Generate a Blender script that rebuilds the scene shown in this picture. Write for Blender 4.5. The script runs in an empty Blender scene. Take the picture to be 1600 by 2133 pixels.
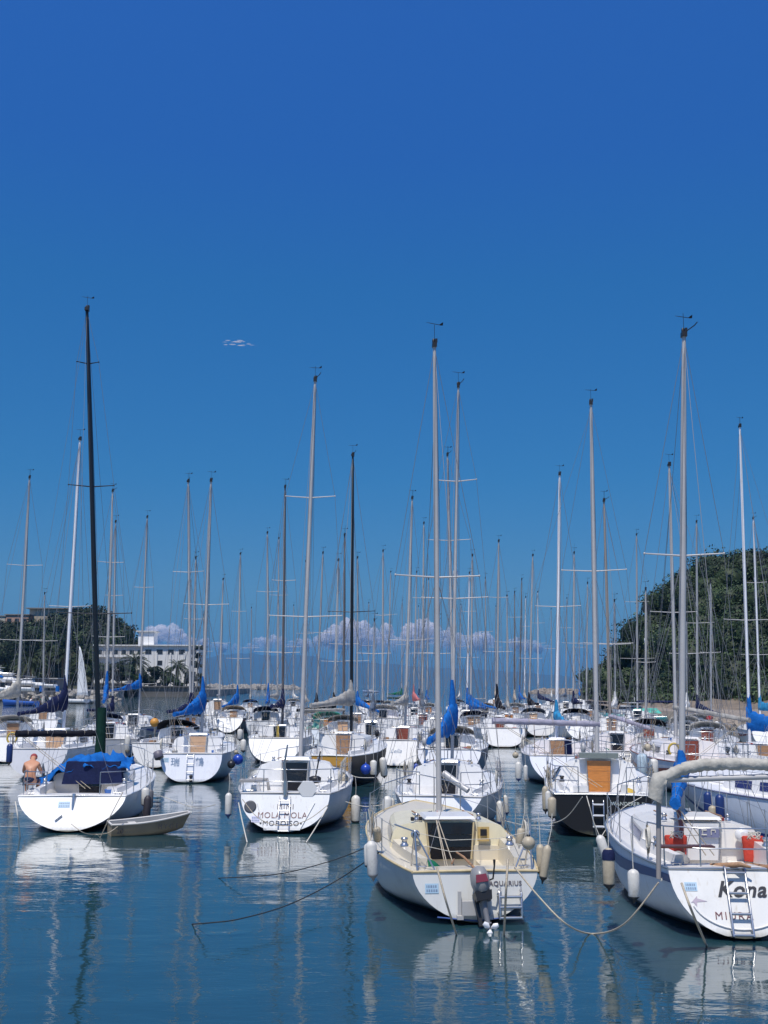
import bpy, bmesh, math, random
from math import sin, cos, pi, radians, atan2, sqrt, hypot
from mathutils import Vector, Matrix, noise as mnoise
import numpy as np
random.seed(7); np.random.seed(7)
SC = bpy.context.scene
COL = SC.collection
# ------------------------------------------------------------------ camera
H = 3.8; F = 2300.0; PITCH = math.atan(361.5/F); ROLL = 0.0045
def cam_basis():
    R = Vector((1,0,0)); Fw = Vector((0,cos(PITCH),sin(PITCH))); U = Vector((0,-sin(PITCH),cos(PITCH)))
    return R*cos(ROLL)+U*sin(ROLL), U*cos(ROLL)-R*sin(ROLL), Fw
RR, UU, FF = cam_basis()
cd = bpy.data.cameras.new('camera'); cam = bpy.data.objects.new('camera', cd); COL.objects.link(cam)
cd.sensor_fit = 'VERTICAL'; cd.sensor_height = 36.0; cd.lens = F/2133*36.0
cd.clip_start = 0.1; cd.clip_end = 40000
M3 = Matrix((RR, UU, -FF)).transposed()
cam.matrix_world = Matrix.Translation((0,0,H)) @ M3.to_4x4()
SC.camera = cam
# ------------------------------------------------------------------ light
SUN_EL = radians(66); SUN_AZ = radians(198)   # azimuth clockwise from +Y, where the sun stands
w = bpy.data.worlds.new("World"); SC.world = w; w.use_nodes = True
nt = w.node_tree; bg = nt.nodes['Background']
sky = nt.nodes.new('ShaderNodeTexSky'); sky.sky_type = 'NISHITA'; sky.sun_disc = False
sky.sun_elevation = SUN_EL; sky.sun_rotation = SUN_AZ
sky.air_density = 1.0; sky.dust_density = 0.35; sky.ozone_density = 2.2; sky.altitude = 0
tint = nt.nodes.new('ShaderNodeMix'); tint.data_type = 'RGBA'; tint.blend_type = 'MULTIPLY'; tint.inputs[0].default_value = 1.0
# the photograph's deep, saturated blue: tint of the sky by elevation
tcw = nt.nodes.new('ShaderNodeTexCoord'); sxw = nt.nodes.new('ShaderNodeSeparateXYZ'); rmp = nt.nodes.new('ShaderNodeValToRGB')
nt.links.new(tcw.outputs['Generated'], sxw.inputs[0]); nt.links.new(sxw.outputs[2], rmp.inputs[0])
stops = [(0.0, (.07,.16,.30)), (.03, (.11,.23,.38)), (.085, (.145,.30,.46)), (.184, (.10,.34,.545)), (.349, (.10,.405,.69)), (.45, (.115,.41,.83)), (.547, (.14,.46,.945)), (1.0, (.22,.52,.95))]
while len(rmp.color_ramp.elements) < len(stops): rmp.color_ramp.elements.new(.5)
for e_, (p_, c_) in zip(rmp.color_ramp.elements, stops): e_.position = p_; e_.color = (*c_, 1)
nt.links.new(rmp.outputs[0], tint.inputs[7])
nt.links.new(sky.outputs[0], tint.inputs[6]); nt.links.new(tint.outputs[2], bg.inputs['Color'])
bg.inputs['Strength'].default_value = 0.15
sl = bpy.data.lights.new('sun', 'SUN'); sl.energy = 4.7; sl.angle = radians(0.5); sl.color = (1.0, 0.945, 0.86)
so = bpy.data.objects.new('sun', sl); COL.objects.link(so)
sd = Vector((sin(SUN_AZ)*cos(SUN_EL), cos(SUN_AZ)*cos(SUN_EL), sin(SUN_EL)))
so.rotation_euler = sd.to_track_quat('Z', 'Y').to_euler()
so.location = (0, 0, 60)
SC.view_settings.view_transform = 'Standard'; SC.view_settings.look = 'None'
SC.view_settings.exposure = 0.0; SC.view_settings.gamma = 1.0
# ------------------------------------------------------------------ pixel rays (1600x2133 photo pixels -> world)
def ray(u, v): return FF*F + RR*(u-800) + UU*(1066.5-v)
def at_y(u, v, Y):
    d = ray(u, v); s = Y/d.y; return Vector((d.x*s, Y, H+d.z*s))
def at_z(u, v, z=0.0):
    d = ray(u, v); s = (z-H)/d.z; return Vector((d.x*s, d.y*s, z))
# ------------------------------------------------------------------ materials
MATS = {}
def lin(c): return tuple((x/12.92 if x <= .04045 else ((x+.055)/1.055)**2.4) for x in c)
def mat(name, col, rough=0.5, metal=0.0, spec=0.5, var=0.0, vscale=3.0, bump=0.0, bscale=20.0, dirt=None, dscale=1.5, damt=0.5, stretch=None, coat=0.0):
    if name in MATS: return MATS[name]
    m = bpy.data.materials.new(name); m.use_nodes = True; t = m.node_tree; N = t.nodes; L = t.links
    p = N['Principled BSDF']; p.inputs['Base Color'].default_value = (*col, 1)
    p.inputs['Roughness'].default_value = rough; p.inputs['Metallic'].default_value = metal
    p.inputs['Specular IOR Level'].default_value = spec
    if coat: p.inputs['Coat Weight'].default_value = coat; p.inputs['Coat Roughness'].default_value = .08
    if var or bump or dirt:
        tc = N.new('ShaderNodeTexCoord'); src = tc.outputs['Object']
        if stretch:
            mp = N.new('ShaderNodeMapping'); mp.inputs['Scale'].default_value = stretch; L.new(src, mp.inputs[0]); src = mp.outputs[0]
    colout = None
    if var:
        n = N.new('ShaderNodeTexNoise'); n.inputs['Scale'].default_value = vscale; n.inputs['Detail'].default_value = 6; n.inputs['Roughness'].default_value = .65
        L.new(src, n.inputs['Vector'])
        mr = N.new('ShaderNodeMapRange'); mr.inputs[1].default_value = .3; mr.inputs[2].default_value = .7
        mr.inputs[3].default_value = 1-var; mr.inputs[4].default_value = 1+var; L.new(n.outputs[0], mr.inputs[0])
        mx = N.new('ShaderNodeVectorMath'); mx.operation = 'SCALE'; mx.inputs[0].default_value = col; L.new(mr.outputs[0], mx.inputs['Scale'])
        colout = mx.outputs[0]
    if dirt:
        n2 = N.new('ShaderNodeTexNoise'); n2.inputs['Scale'].default_value = dscale; n2.inputs['Detail'].default_value = 8; n2.inputs['Roughness'].default_value = .7
        L.new(src, n2.inputs['Vector'])
        r2 = N.new('ShaderNodeMapRange'); r2.inputs[1].default_value = .5; r2.inputs[2].default_value = .75; r2.inputs[3].default_value = 0; r2.inputs[4].default_value = damt
        L.new(n2.outputs[0], r2.inputs[0])
        mm = N.new('ShaderNodeMix'); mm.data_type = 'RGBA'; L.new(r2.outputs[0], mm.inputs[0])
        if colout: L.new(colout, mm.inputs[6])
        else: mm.inputs[6].default_value = (*col, 1)
        mm.inputs[7].default_value = (*dirt, 1); colout = mm.outputs[2]
    if colout: L.new(colout, p.inputs['Base Color'])
    if bump:
        n3 = N.new('ShaderNodeTexNoise'); n3.inputs['Scale'].default_value = bscale; n3.inputs['Detail'].default_value = 5
        L.new(src, n3.inputs['Vector'])
        b = N.new('ShaderNodeBump'); b.inputs['Strength'].default_value = bump; b.inputs['Distance'].default_value = .02
        L.new(n3.outputs[0], b.inputs['Height']); L.new(b.outputs[0], p.inputs['Normal'])
    MATS[name] = m; return m
GREY_DIRT = (.38,.35,.29)
def gel(col, key=None):   # gelcoat or hull paint
    return mat('gelcoat_%d_%d_%d' % tuple(int(c*999) for c in col), col, .28, spec=.5, var=.04, vscale=1.1, dirt=tuple(c*.62 for c in col), dscale=2.2, damt=.45, stretch=(1,1,.35), coat=.15)
def hullpaint(col, boot):
    nm = 'hull_%d_%d_%d_%d' % (int(col[0]*999), int(col[1]*999), int(col[2]*999), int(sum(boot)*999))
    if nm in MATS: return MATS[nm]
    m = mat(nm, col, .42, spec=.4, var=.05, vscale=1.2, dirt=tuple(c*.6 for c in col), dscale=1.6, damt=.45, stretch=(1,1,.3))
    t = m.node_tree; N = t.nodes; L = t.links; p = N['Principled BSDF']
    src = p.inputs['Base Color'].links[0].from_socket
    tc = N.new('ShaderNodeTexCoord'); sx = N.new('ShaderNodeSeparateXYZ'); L.new(tc.outputs['Object'], sx.inputs[0])
    nz = N.new('ShaderNodeTexNoise'); nz.inputs['Scale'].default_value = 5; L.new(tc.outputs['Object'], nz.inputs[0])
    ad = N.new('ShaderNodeMath'); ad.operation = 'MULTIPLY_ADD'; ad.inputs[1].default_value = .03; L.new(nz.outputs[0], ad.inputs[0]); L.new(sx.outputs[2], ad.inputs[2])
    lt = N.new('ShaderNodeMath'); lt.operation = 'LESS_THAN'; lt.inputs[1].default_value = .085; L.new(ad.outputs[0], lt.inputs[0])
    mx = N.new('ShaderNodeMix'); mx.data_type = 'RGBA'; L.new(lt.outputs[0], mx.inputs[0]); L.new(src, mx.inputs[6]); mx.inputs[7].default_value = (*boot, 1)
    # scum above the waterline and rusty runs down from the deck edge
    mp = N.new('ShaderNodeMapping'); mp.inputs['Scale'].default_value = (9,9,.5); L.new(tc.outputs['Object'], mp.inputs[0])
    n4 = N.new('ShaderNodeTexNoise'); n4.inputs['Scale'].default_value = 1.6; n4.inputs['Detail'].default_value = 5; L.new(mp.outputs[0], n4.inputs[0])
    rr_ = N.new('ShaderNodeMapRange'); rr_.inputs[1].default_value = .60; rr_.inputs[2].default_value = .74; rr_.inputs[3].default_value = 0; rr_.inputs[4].default_value = .38; L.new(n4.outputs[0], rr_.inputs[0])
    m5 = N.new('ShaderNodeMix'); m5.data_type = 'RGBA'; L.new(rr_.outputs[0], m5.inputs[0]); L.new(mx.outputs[2], m5.inputs[6]); m5.inputs[7].default_value = (col[0]*.62, col[1]*.52, col[2]*.38, 1)
    sc_ = N.new('ShaderNodeMapRange'); sc_.inputs[1].default_value = .10; sc_.inputs[2].default_value = .24; sc_.inputs[3].default_value = .65; sc_.inputs[4].default_value = 0
    ad2 = N.new('ShaderNodeMath'); ad2.operation = 'MULTIPLY_ADD'; ad2.inputs[1].default_value = .12; L.new(n4.outputs[0], ad2.inputs[0]); L.new(sx.outputs[2], ad2.inputs[2]); L.new(ad2.outputs[0], sc_.inputs[0])
    m6 = N.new('ShaderNodeMix'); m6.data_type = 'RGBA'; L.new(sc_.outputs[0], m6.inputs[0]); L.new(m5.outputs[2], m6.inputs[6]); m6.inputs[7].default_value = (.10,.10,.06,1)
    L.new(m6.outputs[2], p.inputs['Base Color']); return m
ALU = mat('mast_aluminium', (.46,.45,.44), .45, metal=.1, var=.08, vscale=2)
ALUW = mat('mast_white_paint', (.78,.78,.80), .35, var=.05)
BLACKM = mat('mast_black_paint', (.012,.013,.016), .3)
DARKM = mat('mast_dark_anodised', (.10,.09,.09), .4)
BRONZE = mat('mast_bronze_anodised', (.30,.26,.23), .4, metal=.2)
STEEL = mat('stainless_steel', (.55,.55,.55), .28, metal=.85)
WIRE = mat('rigging_wire', (.22,.22,.23), .45, metal=.3)
BLK = mat('black_plastic', (.015,.015,.017), .45)
DARKGLASS = mat('dark_acrylic', (.012,.012,.015), .12, spec=.6)
BLUEGLASS = mat('blue_acrylic', (.03,.04,.14), .15)
TEAK = mat('weathered_teak', (.30,.17,.09), .6, var=.3, vscale=6, stretch=(1,6,6))
VARN = mat('varnished_wood', (.50,.19,.04), .3, var=.2, vscale=5, stretch=(1,1,6), coat=.4)
PALEWOOD = mat('pale_plywood', (.52,.33,.20), .55, var=.12, vscale=5)
ROPEW = mat('white_rope', (.55,.52,.45), .9, var=.2, vscale=40)
ROPEB = mat('black_rope', (.02,.02,.022), .8)
ROPET = mat('tan_rope', (.42,.36,.27), .9, var=.3, vscale=40)
FENW = mat('fender_white_vinyl', (.62,.60,.55), .45, var=.1, vscale=6, dirt=(.25,.22,.18), dscale=5, damt=.7)
FENB = mat('fender_navy_vinyl', (.015,.035,.14), .4, var=.1, vscale=8)
FENT = mat('fender_tan_vinyl', (.42,.36,.26), .5, var=.15, vscale=8, dirt=(.2,.16,.1), dscale=6, damt=.6)
FENBL = mat('fender_royal_blue_vinyl', (.02,.06,.35), .3)
NONSKID = mat('nonskid_deck', (.66,.63,.58), .75, var=.05, vscale=3, dirt=(.4,.36,.3), dscale=3, damt=.5)
def canvas(name, col): return mat('canvas_'+name, col, .85, spec=.15, var=.2, vscale=5, bump=.8, bscale=11, dirt=tuple(c*.55 for c in col), dscale=3, damt=.5)
CV = dict(blue=canvas('blue', (.008,.115,.40)), navy=canvas('navy', (.012,.018,.06)), black=canvas('black', (.012,.013,.02)), grey=canvas('grey', (.33,.32,.30)),
          beige=canvas('beige', (.42,.40,.35)), lav=canvas('lavender_grey', (.30,.29,.36)), red=canvas('red', (.42,.05,.06)), green=canvas('green', (.01,.13,.07)),
          teal=canvas('teal', (.10,.45,.36)), sky=canvas('sky_blue', (.03,.22,.42)), dgreen=canvas('dark_green', (.008,.035,.025)), white=canvas('white', (.62,.61,.58)), tan=canvas('tan', (.45,.38,.30)), pink=canvas('faded_red',(.5,.16,.16)), slate=canvas('slate',(.10,.13,.18)))
# ------------------------------------------------------------------ mesh builder
class MB:
    def __init__(s): s.v = []; s.f = []; s.mi = []; s.cur = 0; s.smooth = []
        
    def add(s, vs, fs, smooth=True):
        o = len(s.v); s.v += [tuple(p) for p in vs]
        for f in fs: s.f.append(tuple(i+o for i in f)); s.mi.append(s.cur); s.smooth.append(smooth)
    def box(s, c, d, rot=None, taper=1.0, smooth=False):
        x, y, z = d[0]/2, d[1]/2, d[2]/2
        vs = [Vector((a*x*(taper if e > 0 else 1), b*y*(taper if e > 0 else 1), e*z)) for e in (-1,1) for a, b in ((-1,-1),(1,-1),(1,1),(-1,1))]
        if rot is not None: vs = [rot @ p for p in vs]
        c = Vector(c); vs = [p+c for p in vs]
        s.add(vs, [(3,2,1,0),(4,5,6,7),(0,1,5,4),(1,2,6,5),(2,3,7,6),(3,0,4,7)], smooth)
    def loft(s, rings, closed=True, caps=True, smooth=True):
        n = len(rings[0]); o = []; vs = [p for r in rings for p in r]; fs = []
        for i in range(len(rings)-1):
            for j in range(n if closed else n-1):
                k = (j+1) % n; fs.append((i*n+j, i*n+k, (i+1)*n+k, (i+1)*n+j))
        s.add(vs, fs, smooth)
        if caps and closed:
            s.add(rings[0], [tuple(range(n))[::-1]], False); s.add(rings[-1], [tuple(range(n))], False)
    def tube(s, pts, r, n=6, caps=True, flat=1.0):
        pts = [Vector(p) for p in pts]; rings = []; prev = None
        for i, p in enumerate(pts):
            a = pts[max(i-1, 0)]; b = pts[min(i+1, len(pts)-1)]; d = b-a
            if d.length < 1e-9: d = Vector((0,0,1))
            d.normalize()
            if prev is None:
                up = Vector((1,0,0)) if abs(d.x) < .8 else Vector((0,0,1)); x = (up - d*up.dot(d)).normalized()
            else: x = (prev - d*prev.dot(d)).normalized()
            prev = x; y = d.cross(x); rr = r[i] if isinstance(r, (list, tuple)) else r
            rings.append([p + x*cos(2*pi*k/n)*rr*flat + y*sin(2*pi*k/n)*rr for k in range(n)])
        s.loft(rings, True, caps)
    def lathe(s, prof, n=14, c=(0,0,0), axis=None):
        c = Vector(c); q = Vector((0,0,1)).rotation_difference(Vector(axis).normalized()) if axis is not None else None
        rings = []
        for r, z in prof:
            ring = [Vector((cos(2*pi*k/n)*r, sin(2*pi*k/n)*r, z)) for k in range(n)]
            if q is not None: ring = [q @ p for p in ring]
            rings.append([p+c for p in ring])
        s.loft(rings)
    def ball(s, c, r, n=12, m=8, sq=1.0):
        s.lathe([(max(.001, r*sin(pi*i/m)), -r*cos(pi*i/m)*sq) for i in range(m+1)], n, c)
    def build(s, name, mats, parent=None, loc=None, rotz=None):
        me = bpy.data.meshes.new(name); me.from_pydata(s.v, [], s.f)
        if not isinstance(mats, (list, tuple)): mats = [mats]
        for m in mats: me.materials.append(m)
        me.polygons.foreach_set('use_smooth', s.smooth); me.polygons.foreach_set('material_index', s.mi)
        me.update()
        ob = bpy.data.objects.new(name, me); COL.objects.link(ob)
        if parent is not None: ob.parent = parent
        if loc is not None: ob.location = loc
        if rotz is not None: ob.rotation_euler.z = rotz
        return ob
def tag(o, label=None, cat=None, group=None, kind=None):
    if label: o['label'] = label
    if cat: o['category'] = cat
    if group: o['group'] = group
    if kind: o['kind'] = kind
    return o
def empty(name, loc=(0,0,0), rz=0):
    o = bpy.data.objects.new(name, None); COL.objects.link(o); o.location = loc; o.rotation_euler.z = rz; o.empty_display_size = .3; return o
def text(body, size, m, parent, mtx, name='name_lettering', shear=0.0, bold=0.0, sx=1.0, ext=.003, sp=1.0):
    cu = bpy.data.curves.new('t', 'FONT'); cu.body = body; cu.size = size; cu.align_x = 'CENTER'; cu.align_y = 'CENTER'
    cu.shear = shear; cu.offset = bold; cu.extrude = ext; cu.space_character = sp; cu.resolution_u = 3
    o = bpy.data.objects.new('t', cu); COL.objects.link(o)
    bpy.context.view_layer.update()
    dg = bpy.context.evaluated_depsgraph_get()
    me = bpy.data.meshes.new_from_object(o.evaluated_get(dg)); bpy.data.objects.remove(o); bpy.data.curves.remove(cu)
    me.materials.clear(); me.materials.append(m)
    me.transform(mtx @ Matrix.Diagonal((sx,1,1,1)))
    ob = bpy.data.objects.new(name, me); COL.objects.link(ob); ob.parent = parent; return ob
# ------------------------------------------------------------------ yacht builder
WHITE = (.80,.79,.77); CREAM = (.74,.68,.54); OFFW = (.72,.71,.69)
def lerp(a, b, t): return a+(b-a)*t
def sstep(x): x = max(0, min(1, x)); return x*x*(3-2*x)
INK = mat('dark_lettering', (.03,.03,.035), .5); INKG = mat('grey_lettering', (.16,.14,.15), .5); INKW = mat('pale_lettering', (.6,.58,.5), .5); INKC = mat('cyan_lettering', (.12,.45,.7), .5); INKB = mat('slate_blue_lettering', (.2,.27,.38), .5)
STICK = mat('registration_sticker', (.42,.58,.70), .5)
def make_yacht(label, su, sv, top, bot, L=8.2, B=2.8, sr=.72, k=.28, e0=1.05, fs=.85, fb=1.15, zt=.05, tm=.42,
               hull=WHITE, trans=None, deck=WHITE, cab=None, boot=(.03,.04,.07), stripe=None, mastm=None, mr=.065, ms=.56,
               spr=None, cover='blue', cstyle='cone', boom=(3.0, 0.0, 0.0), door='wood', dw=.6, dh=.62, hood=None, jib=None,
               detail=1, ladder=None, toe=None, winm=None, yaw=None, hd=.62, group=None, cabh=.46, cabw=.70, chain=True, tc1=.34, pushpit=True, name='moored_sailboat', rng=0, hero=False, boomz=None, bimini=None):
    rnd = random.Random(hash((su, sv)) % 100003 + rng)
    S = at_z(su, sv)
    sy = S.y; yw = 0.0
    if top:
        for _ in range(6):
            my = sy + ms*L*cos(yw); Bp = at_y(bot[0], bot[1], my)
            # carry the mast line down to deck height
            T = at_y(top[0], top[1], my); sl = (T.x-Bp.x)/(T.z-Bp.z); mx = Bp.x - sl*(Bp.z-1.3)
            yw = atan2(mx-S.x, my-sy)
        if yaw is not None: yw = yaw
    else: yw = yaw or 0
    root = empty(name, (S.x, S.y, 0), -yw)
    tag(root, label, 'sailboat', group or 'sailboats moored in the harbour')
    rot = Matrix.Rotation(-yw, 4, 'Z'); Wm = Matrix.Translation(root.location) @ rot; inv = Wm.inverted()
    nT = 15; nS = 7 if detail == 0 else 11
    def hb(t):
        if t < tm: return B/2*(sr+(1-sr)*sin(pi/2*t/tm))
        return B/2*max(0.0, cos(pi/2*((t-tm)/(1-tm))**1.7))**.85
    def zs(t): return fs+(fb-fs)*t**1.8 - .05*sin(pi*t)
    def zk(t):
        if t < .5: return lerp(zt, -.4, sstep(t/.42))
        return lerp(-.4, .0, sstep((t-.6)/.4))
    def ee(t): return lerp(e0, .78, sstep(t/.45)) if t < .5 else lerp(.78, 1.7, sstep((t-.5)/.5))
    def yy(t, z): return L*t - t**4*.55*(fb-z) + (1-t)**3*k*z
    def hp(t, a, off=0.0):   # hull point, a in 0..1 from sheer to keel
        an = a*pi/2; e = ee(t); b = hb(t)
        x = b*max(0, cos(an))**e + off; z = zs(t)-(zs(t)-zk(t))*sin(an)**e
        return Vector((x, yy(t, z), z))
    ts = [i/nT for i in range(nT)]+[.985, 1.0]
    m = MB(); rings = []
    for t in ts:
        half = [hp(t, j/nS) for j in range(nS+1)]
        rings.append([Vector((p.x, p.y, p.z)) for p in half]+[Vector((-p.x, p.y, p.z)) for p in half[::-1][1:]])
    m.loft([r[::-1] for r in rings], closed=False, caps=False)
    hl = m.build('hull', hullpaint(hull, boot), root)
    m = MB(); m.add([p for p in rings[0]], [tuple(range(len(rings[0])))], False)
    tr = m.build('transom', hullpaint(trans or hull, boot), root)
    if stripe:
        m = MB()
        for sgn in (1,-1):
            rows = []
            for t in ts[:-1]:
                a1 = .075; a2 = .17
                rows.append([Vector((sgn*(hp(t, a).x+.006), hp(t, a).y, hp(t, a).z)) for a in ((stripe[1]), (stripe[2]))])
            if sgn < 0: rows = [r[::-1] for r in rows]
            m.loft(rows, closed=False, caps=False)
        m.build('hull_stripe', mat('stripe_%d' % int(sum(stripe[0])*999), stripe[0], .4), root)
    # deck with cockpit
    tc0 = .055
    fr = [1, .78, .76, .66, .64, .34, .33, 0]
    def deckz(t, f): return zs(t)+.012+.05*(1-f*f)*min(1, hb(t)/(B/2))
    coam, seat, floor = .14, -.2, -.5
    m = MB(); rows = []
    tl = [(0,0),(tc0,0),(tc0,1)]+[(lerp(tc0, tc1, i/4), 1) for i in range(1,4)]+[(tc1,1),(tc1,0)]+[(lerp(tc1, 1, i/9), 0) for i in range(1,10)]
    wck = hb(tc1*.5)
    for t, ck in tl:
        row = []
        for f in fr:
            z = deckz(t, f)
            if ck:
                if f in (.76, .66): z = deckz(t, f)+coam
                elif f in (.64, .34): z = zs(.2)+seat
                elif f in (.33, 0): z = zs(.2)+floor
            x = hb(t)*f; row.append(Vector((x, yy(t, zs(t)) if t > .9 or t == 0 else L*t+(1-t)**3*k*fs, z)))
        full = [Vector((-p.x, p.y, p.z)) for p in row[:-1]]+row[::-1]
        rows.append(full)
    m.loft(rows, closed=False, caps=False, smooth=False)
    m.build('deck', gel(deck), root)
    # toe rail
    m = MB(); tr_r = .022 if detail else .03
    tt = [i/16 for i in range(17)]
    for sg in (1,-1): m.tube([(sg*(hb(t)+.004), yy(t, zs(t)), zs(t)+.012) for t in tt], tr_r, 5)
    m.tube([(-hb(0), k*fs, fs+.012), (0, k*fs-.01, fs+.03), (hb(0), k*fs, fs+.012)], tr_r, 5)
    m.build('toe_rail', toe or ALU, root)
    # cabin trunk
    cm = gel(cab or deck); te = .70
    def cw(t): return cabw*hb(t)*lerp(1, .82, (t-tc1)/(te-tc1))
    def ch(t): s = (t-tc1)/(te-tc1); return cabh*lerp(1, .72, s)*(1-sstep((s-.82)/.18)*.93)
    rings = []
    for i in range(9):
        t = lerp(tc1, te, [0,.12,.3,.5,.65,.78,.86,.94,1][i]); wv = cw(t); h = ch(t); z0 = deckz(t, cabw)-.02; y = L*t+(.14*h if i == 0 else 0)
        pr = [(wv,0),(wv*.93,h*.72),(wv*.86,h*.9),(wv*.72,h*.98),(wv*.35,h*1.07),(0,h*1.10)]
        rings.append([Vector((x, y+(0.10*zz if i == 0 else 0), z0+zz)) for x, zz in pr]+[Vector((-x, y+(0.10*zz if i == 0 else 0), z0+zz)) for x, zz in pr[::-1][1:]])
    m = MB(); m.loft([r[::-1] for r in rings], closed=True, caps=True, smooth=False)
    # keep cabin roof smooth but the corners crisp
    cabo = m.build('cabin', cm, root)
    bz = deckz(tc1, 0)-.02; by = L*tc1
    # windows
    wm = winm or DARKGLASS
    for sg in (1,-1):
        for (a, b) in (((.12,.42),(.52,.74)) if rnd.random() < .6 else ((.1,.7),)):
            m = MB(); rows = []
            for i in range(4):
                t = lerp(tc1, te, lerp(a, b, i/3)); wv = cw(t); h = ch(t); z0 = deckz(t, cabw)-.02
                rows.append([Vector((sg*(lerp(wv, wv*.93, q/.72)+.008), L*t, z0+h*q)) for q in (.2, .6)])
            if sg < 0: rows = [r[::-1] for r in rows]
            m.loft(rows, closed=False, caps=False, smooth=False); m.build('window', wm, root)
    # companionway door + hatch
    doorm = dict(wood=TEAK, varn=VARN, dark=DARKGLASS, pale=PALEWOOD, white=gel(OFFW), blue=CV['navy'], red=mat('mahogany', (.20,.05,.03), .4, var=.2, vscale=6))[door]
    z0 = zs(.2)+seat+.03; z1 = bz+cabh*.98
    z0 = max(z0, z1-dh-.12)
    m = MB(); nb = 3; lean = .10
    for i in range(nb):
        a = lerp(z0, z1, i/nb); b = lerp(z0, z1, (i+1)/nb)-.008
        wa = dw*lerp(.86, 1, i/nb)/2; wb = dw*lerp(.86, 1, (i+1)/nb)/2
        yA = by-.03+lean*max(0, a-bz); yB = by-.03+lean*max(0, b-bz)
        vs = [(-wa,yA,a),(wa,yA,a),(wb,yB,b),(-wb,yB,b),(-wa,yA+.02,a),(wa,yA+.02,a),(wb,yB+.02,b),(-wb,yB+.02,b)]
        m.add(vs, [(0,1,2,3),(4,7,6,5),(0,4,5,1),(1,5,6,2),(2,6,7,3),(3,7,4,0)], False)
    m.build('companionway_door', doorm, root)
    m = MB(); fw = .035
    for sg in (1,-1):
        m.tube([(sg*(dw*.43+.02), by-.035, z0), (sg*(dw*.5+.02), by-.035+lean*max(0, z1-bz), z1)], fw*.6, 4)
    m.build('door_frame', toe or ALU if not toe else toe, root)
    m = MB(); m.box((0, by+.42, bz+cabh*1.10+.03), (dw+.1, .85, .05), taper=.92)
    m.build('sliding_hatch', cm if door != 'dark' else gel(OFFW), root)
    if detail:
        m = MB(); m.box((0, L*.78, deckz(.78, 0)+.04), (.5,.5,.07), taper=.9); m.build('fore_hatch', DARKGLASS if rnd.random() < .5 else cm, root)
        m = MB()
        for sg in (1,-1): m.tube([(sg*.36*hb(.5), L*(.4), bz+cabh*1.03+.05), (sg*.36*hb(.5), L*.55, bz+cabh*.98+.03)], .015, 5)
        m.build('grab_rail', TEAK, root)
        for sg in (1,-1):
            m = MB(); wx = sg*.71*hb(.24)
            m.lathe([(.075,0),(.075,.03),(.05,.05),(.045,.1),(.065,.12),(.06,.15),(.02,.155)], 12, (wx, L*.24, deckz(.24,.7)+coam))
            m.build('winch', STEEL if rnd.random() < .6 else BLK, root)
            m = MB(); wx = sg*.42*hb(tc1)
            m.lathe([(.055,0),(.055,.025),(.038,.04),(.035,.08),(.05,.1),(.045,.12),(.02,.125)], 10, (wx, L*(tc1+.04), bz+cabh*1.0))
            m.build('winch', STEEL, root)
    # mast and rigging
    if top:
        mloc = inv @ Vector((mx, my, 0)); Tl = inv @ T
        md = my; zb = bz+cabh*.9*1.05
        mbase = Vector((0, ms*L, zb)); mt = Vector((Tl.x*.999, ms*L+(Tl.y-mloc.y), T.z))
        def mp(z): s = (z-zb)/(mt.z-zb); return mbase.lerp(mt, s)
        mm = mastm or ALU; hgt = mt.z-zb
        mt2 = mp(mt.z-.12)
        m = MB(); m.tube([mbase, mp(zb+hgt*.5), mp(zb+hgt*.8), mt2], [mr, mr, mr*.9, mr*.62], 10, flat=.82)
        m.tube([mbase+Vector((0,0,-.01)), mbase+Vector((0,0,.09))], [mr*1.5, mr*1.15], 10)
        mast = m.build('mast', mm, root)
        m = MB(); m.box(mt2+Vector((0,0,.05)), (mr*1.3, mr*2.2, .10)); m.box(mt2+Vector((mr*.5,.0,.14)), (.05,.1,.08)); m.tube([mt2, mt2+Vector((0,0,.50))], .005, 4)
        m.lathe([(.03,0),(.03,.05),(.012,.09)], 8, mt2+Vector((-.02,0,.1)))
        if rnd.random() < .6: m.tube([mt2+Vector((0,-.02,.08)), mt2+Vector((.16,-.25,.16)), mt2+Vector((.2,-.33,.2))], .011, 5)
        if rnd.random() < .35 and not hero: m.tube([mt2+Vector((.03,.03,.05)), mt2+Vector((.04,.03,rnd.uniform(.5,.8)))], .005, 4)
        m.build('masthead_fitting', BLK, mast)
        if rnd.random() < .3:
            z = zb+hgt*rnd.uniform(.45,.8); m = MB(); c = mp(z)+Vector((0,.16,0)); m.lathe([(.02,-.14),(.07,-.12),(.075,0),(.07,.12),(.02,.14)], 8, c); m.build('radar_reflector', ALUW, mast)
        if rnd.random() < .35:
            z = zb+hgt*rnd.uniform(.5,.62); m = MB(); m.box(mp(z)+Vector((0,.11,0)), (.09,.1,.14), taper=.7); m.build('steaming_light', BLK, mast)
        m = MB(); q = Vector((0,0,rnd.uniform(.42,.52)))+mt2; va = rnd.uniform(-.03,.1)
        d = Vector((cos(.3), sin(.3), -va)); m.tube([q-d*.19, q-d*.08, q+d*.17], [.003,.007,.007], 5)
        m.add([q+d*.11, q+d*.20, q+d*.21+Vector((0,0,.08)), q+d*.16+Vector((0,0,.045))], [(0,1,2,3),(3,2,1,0)], False); m.build('wind_vane', BLK, mast)
        if spr is None: spr = [(lerp(top[1], 1428, .52), 1.0)]
        sp = []
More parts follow.
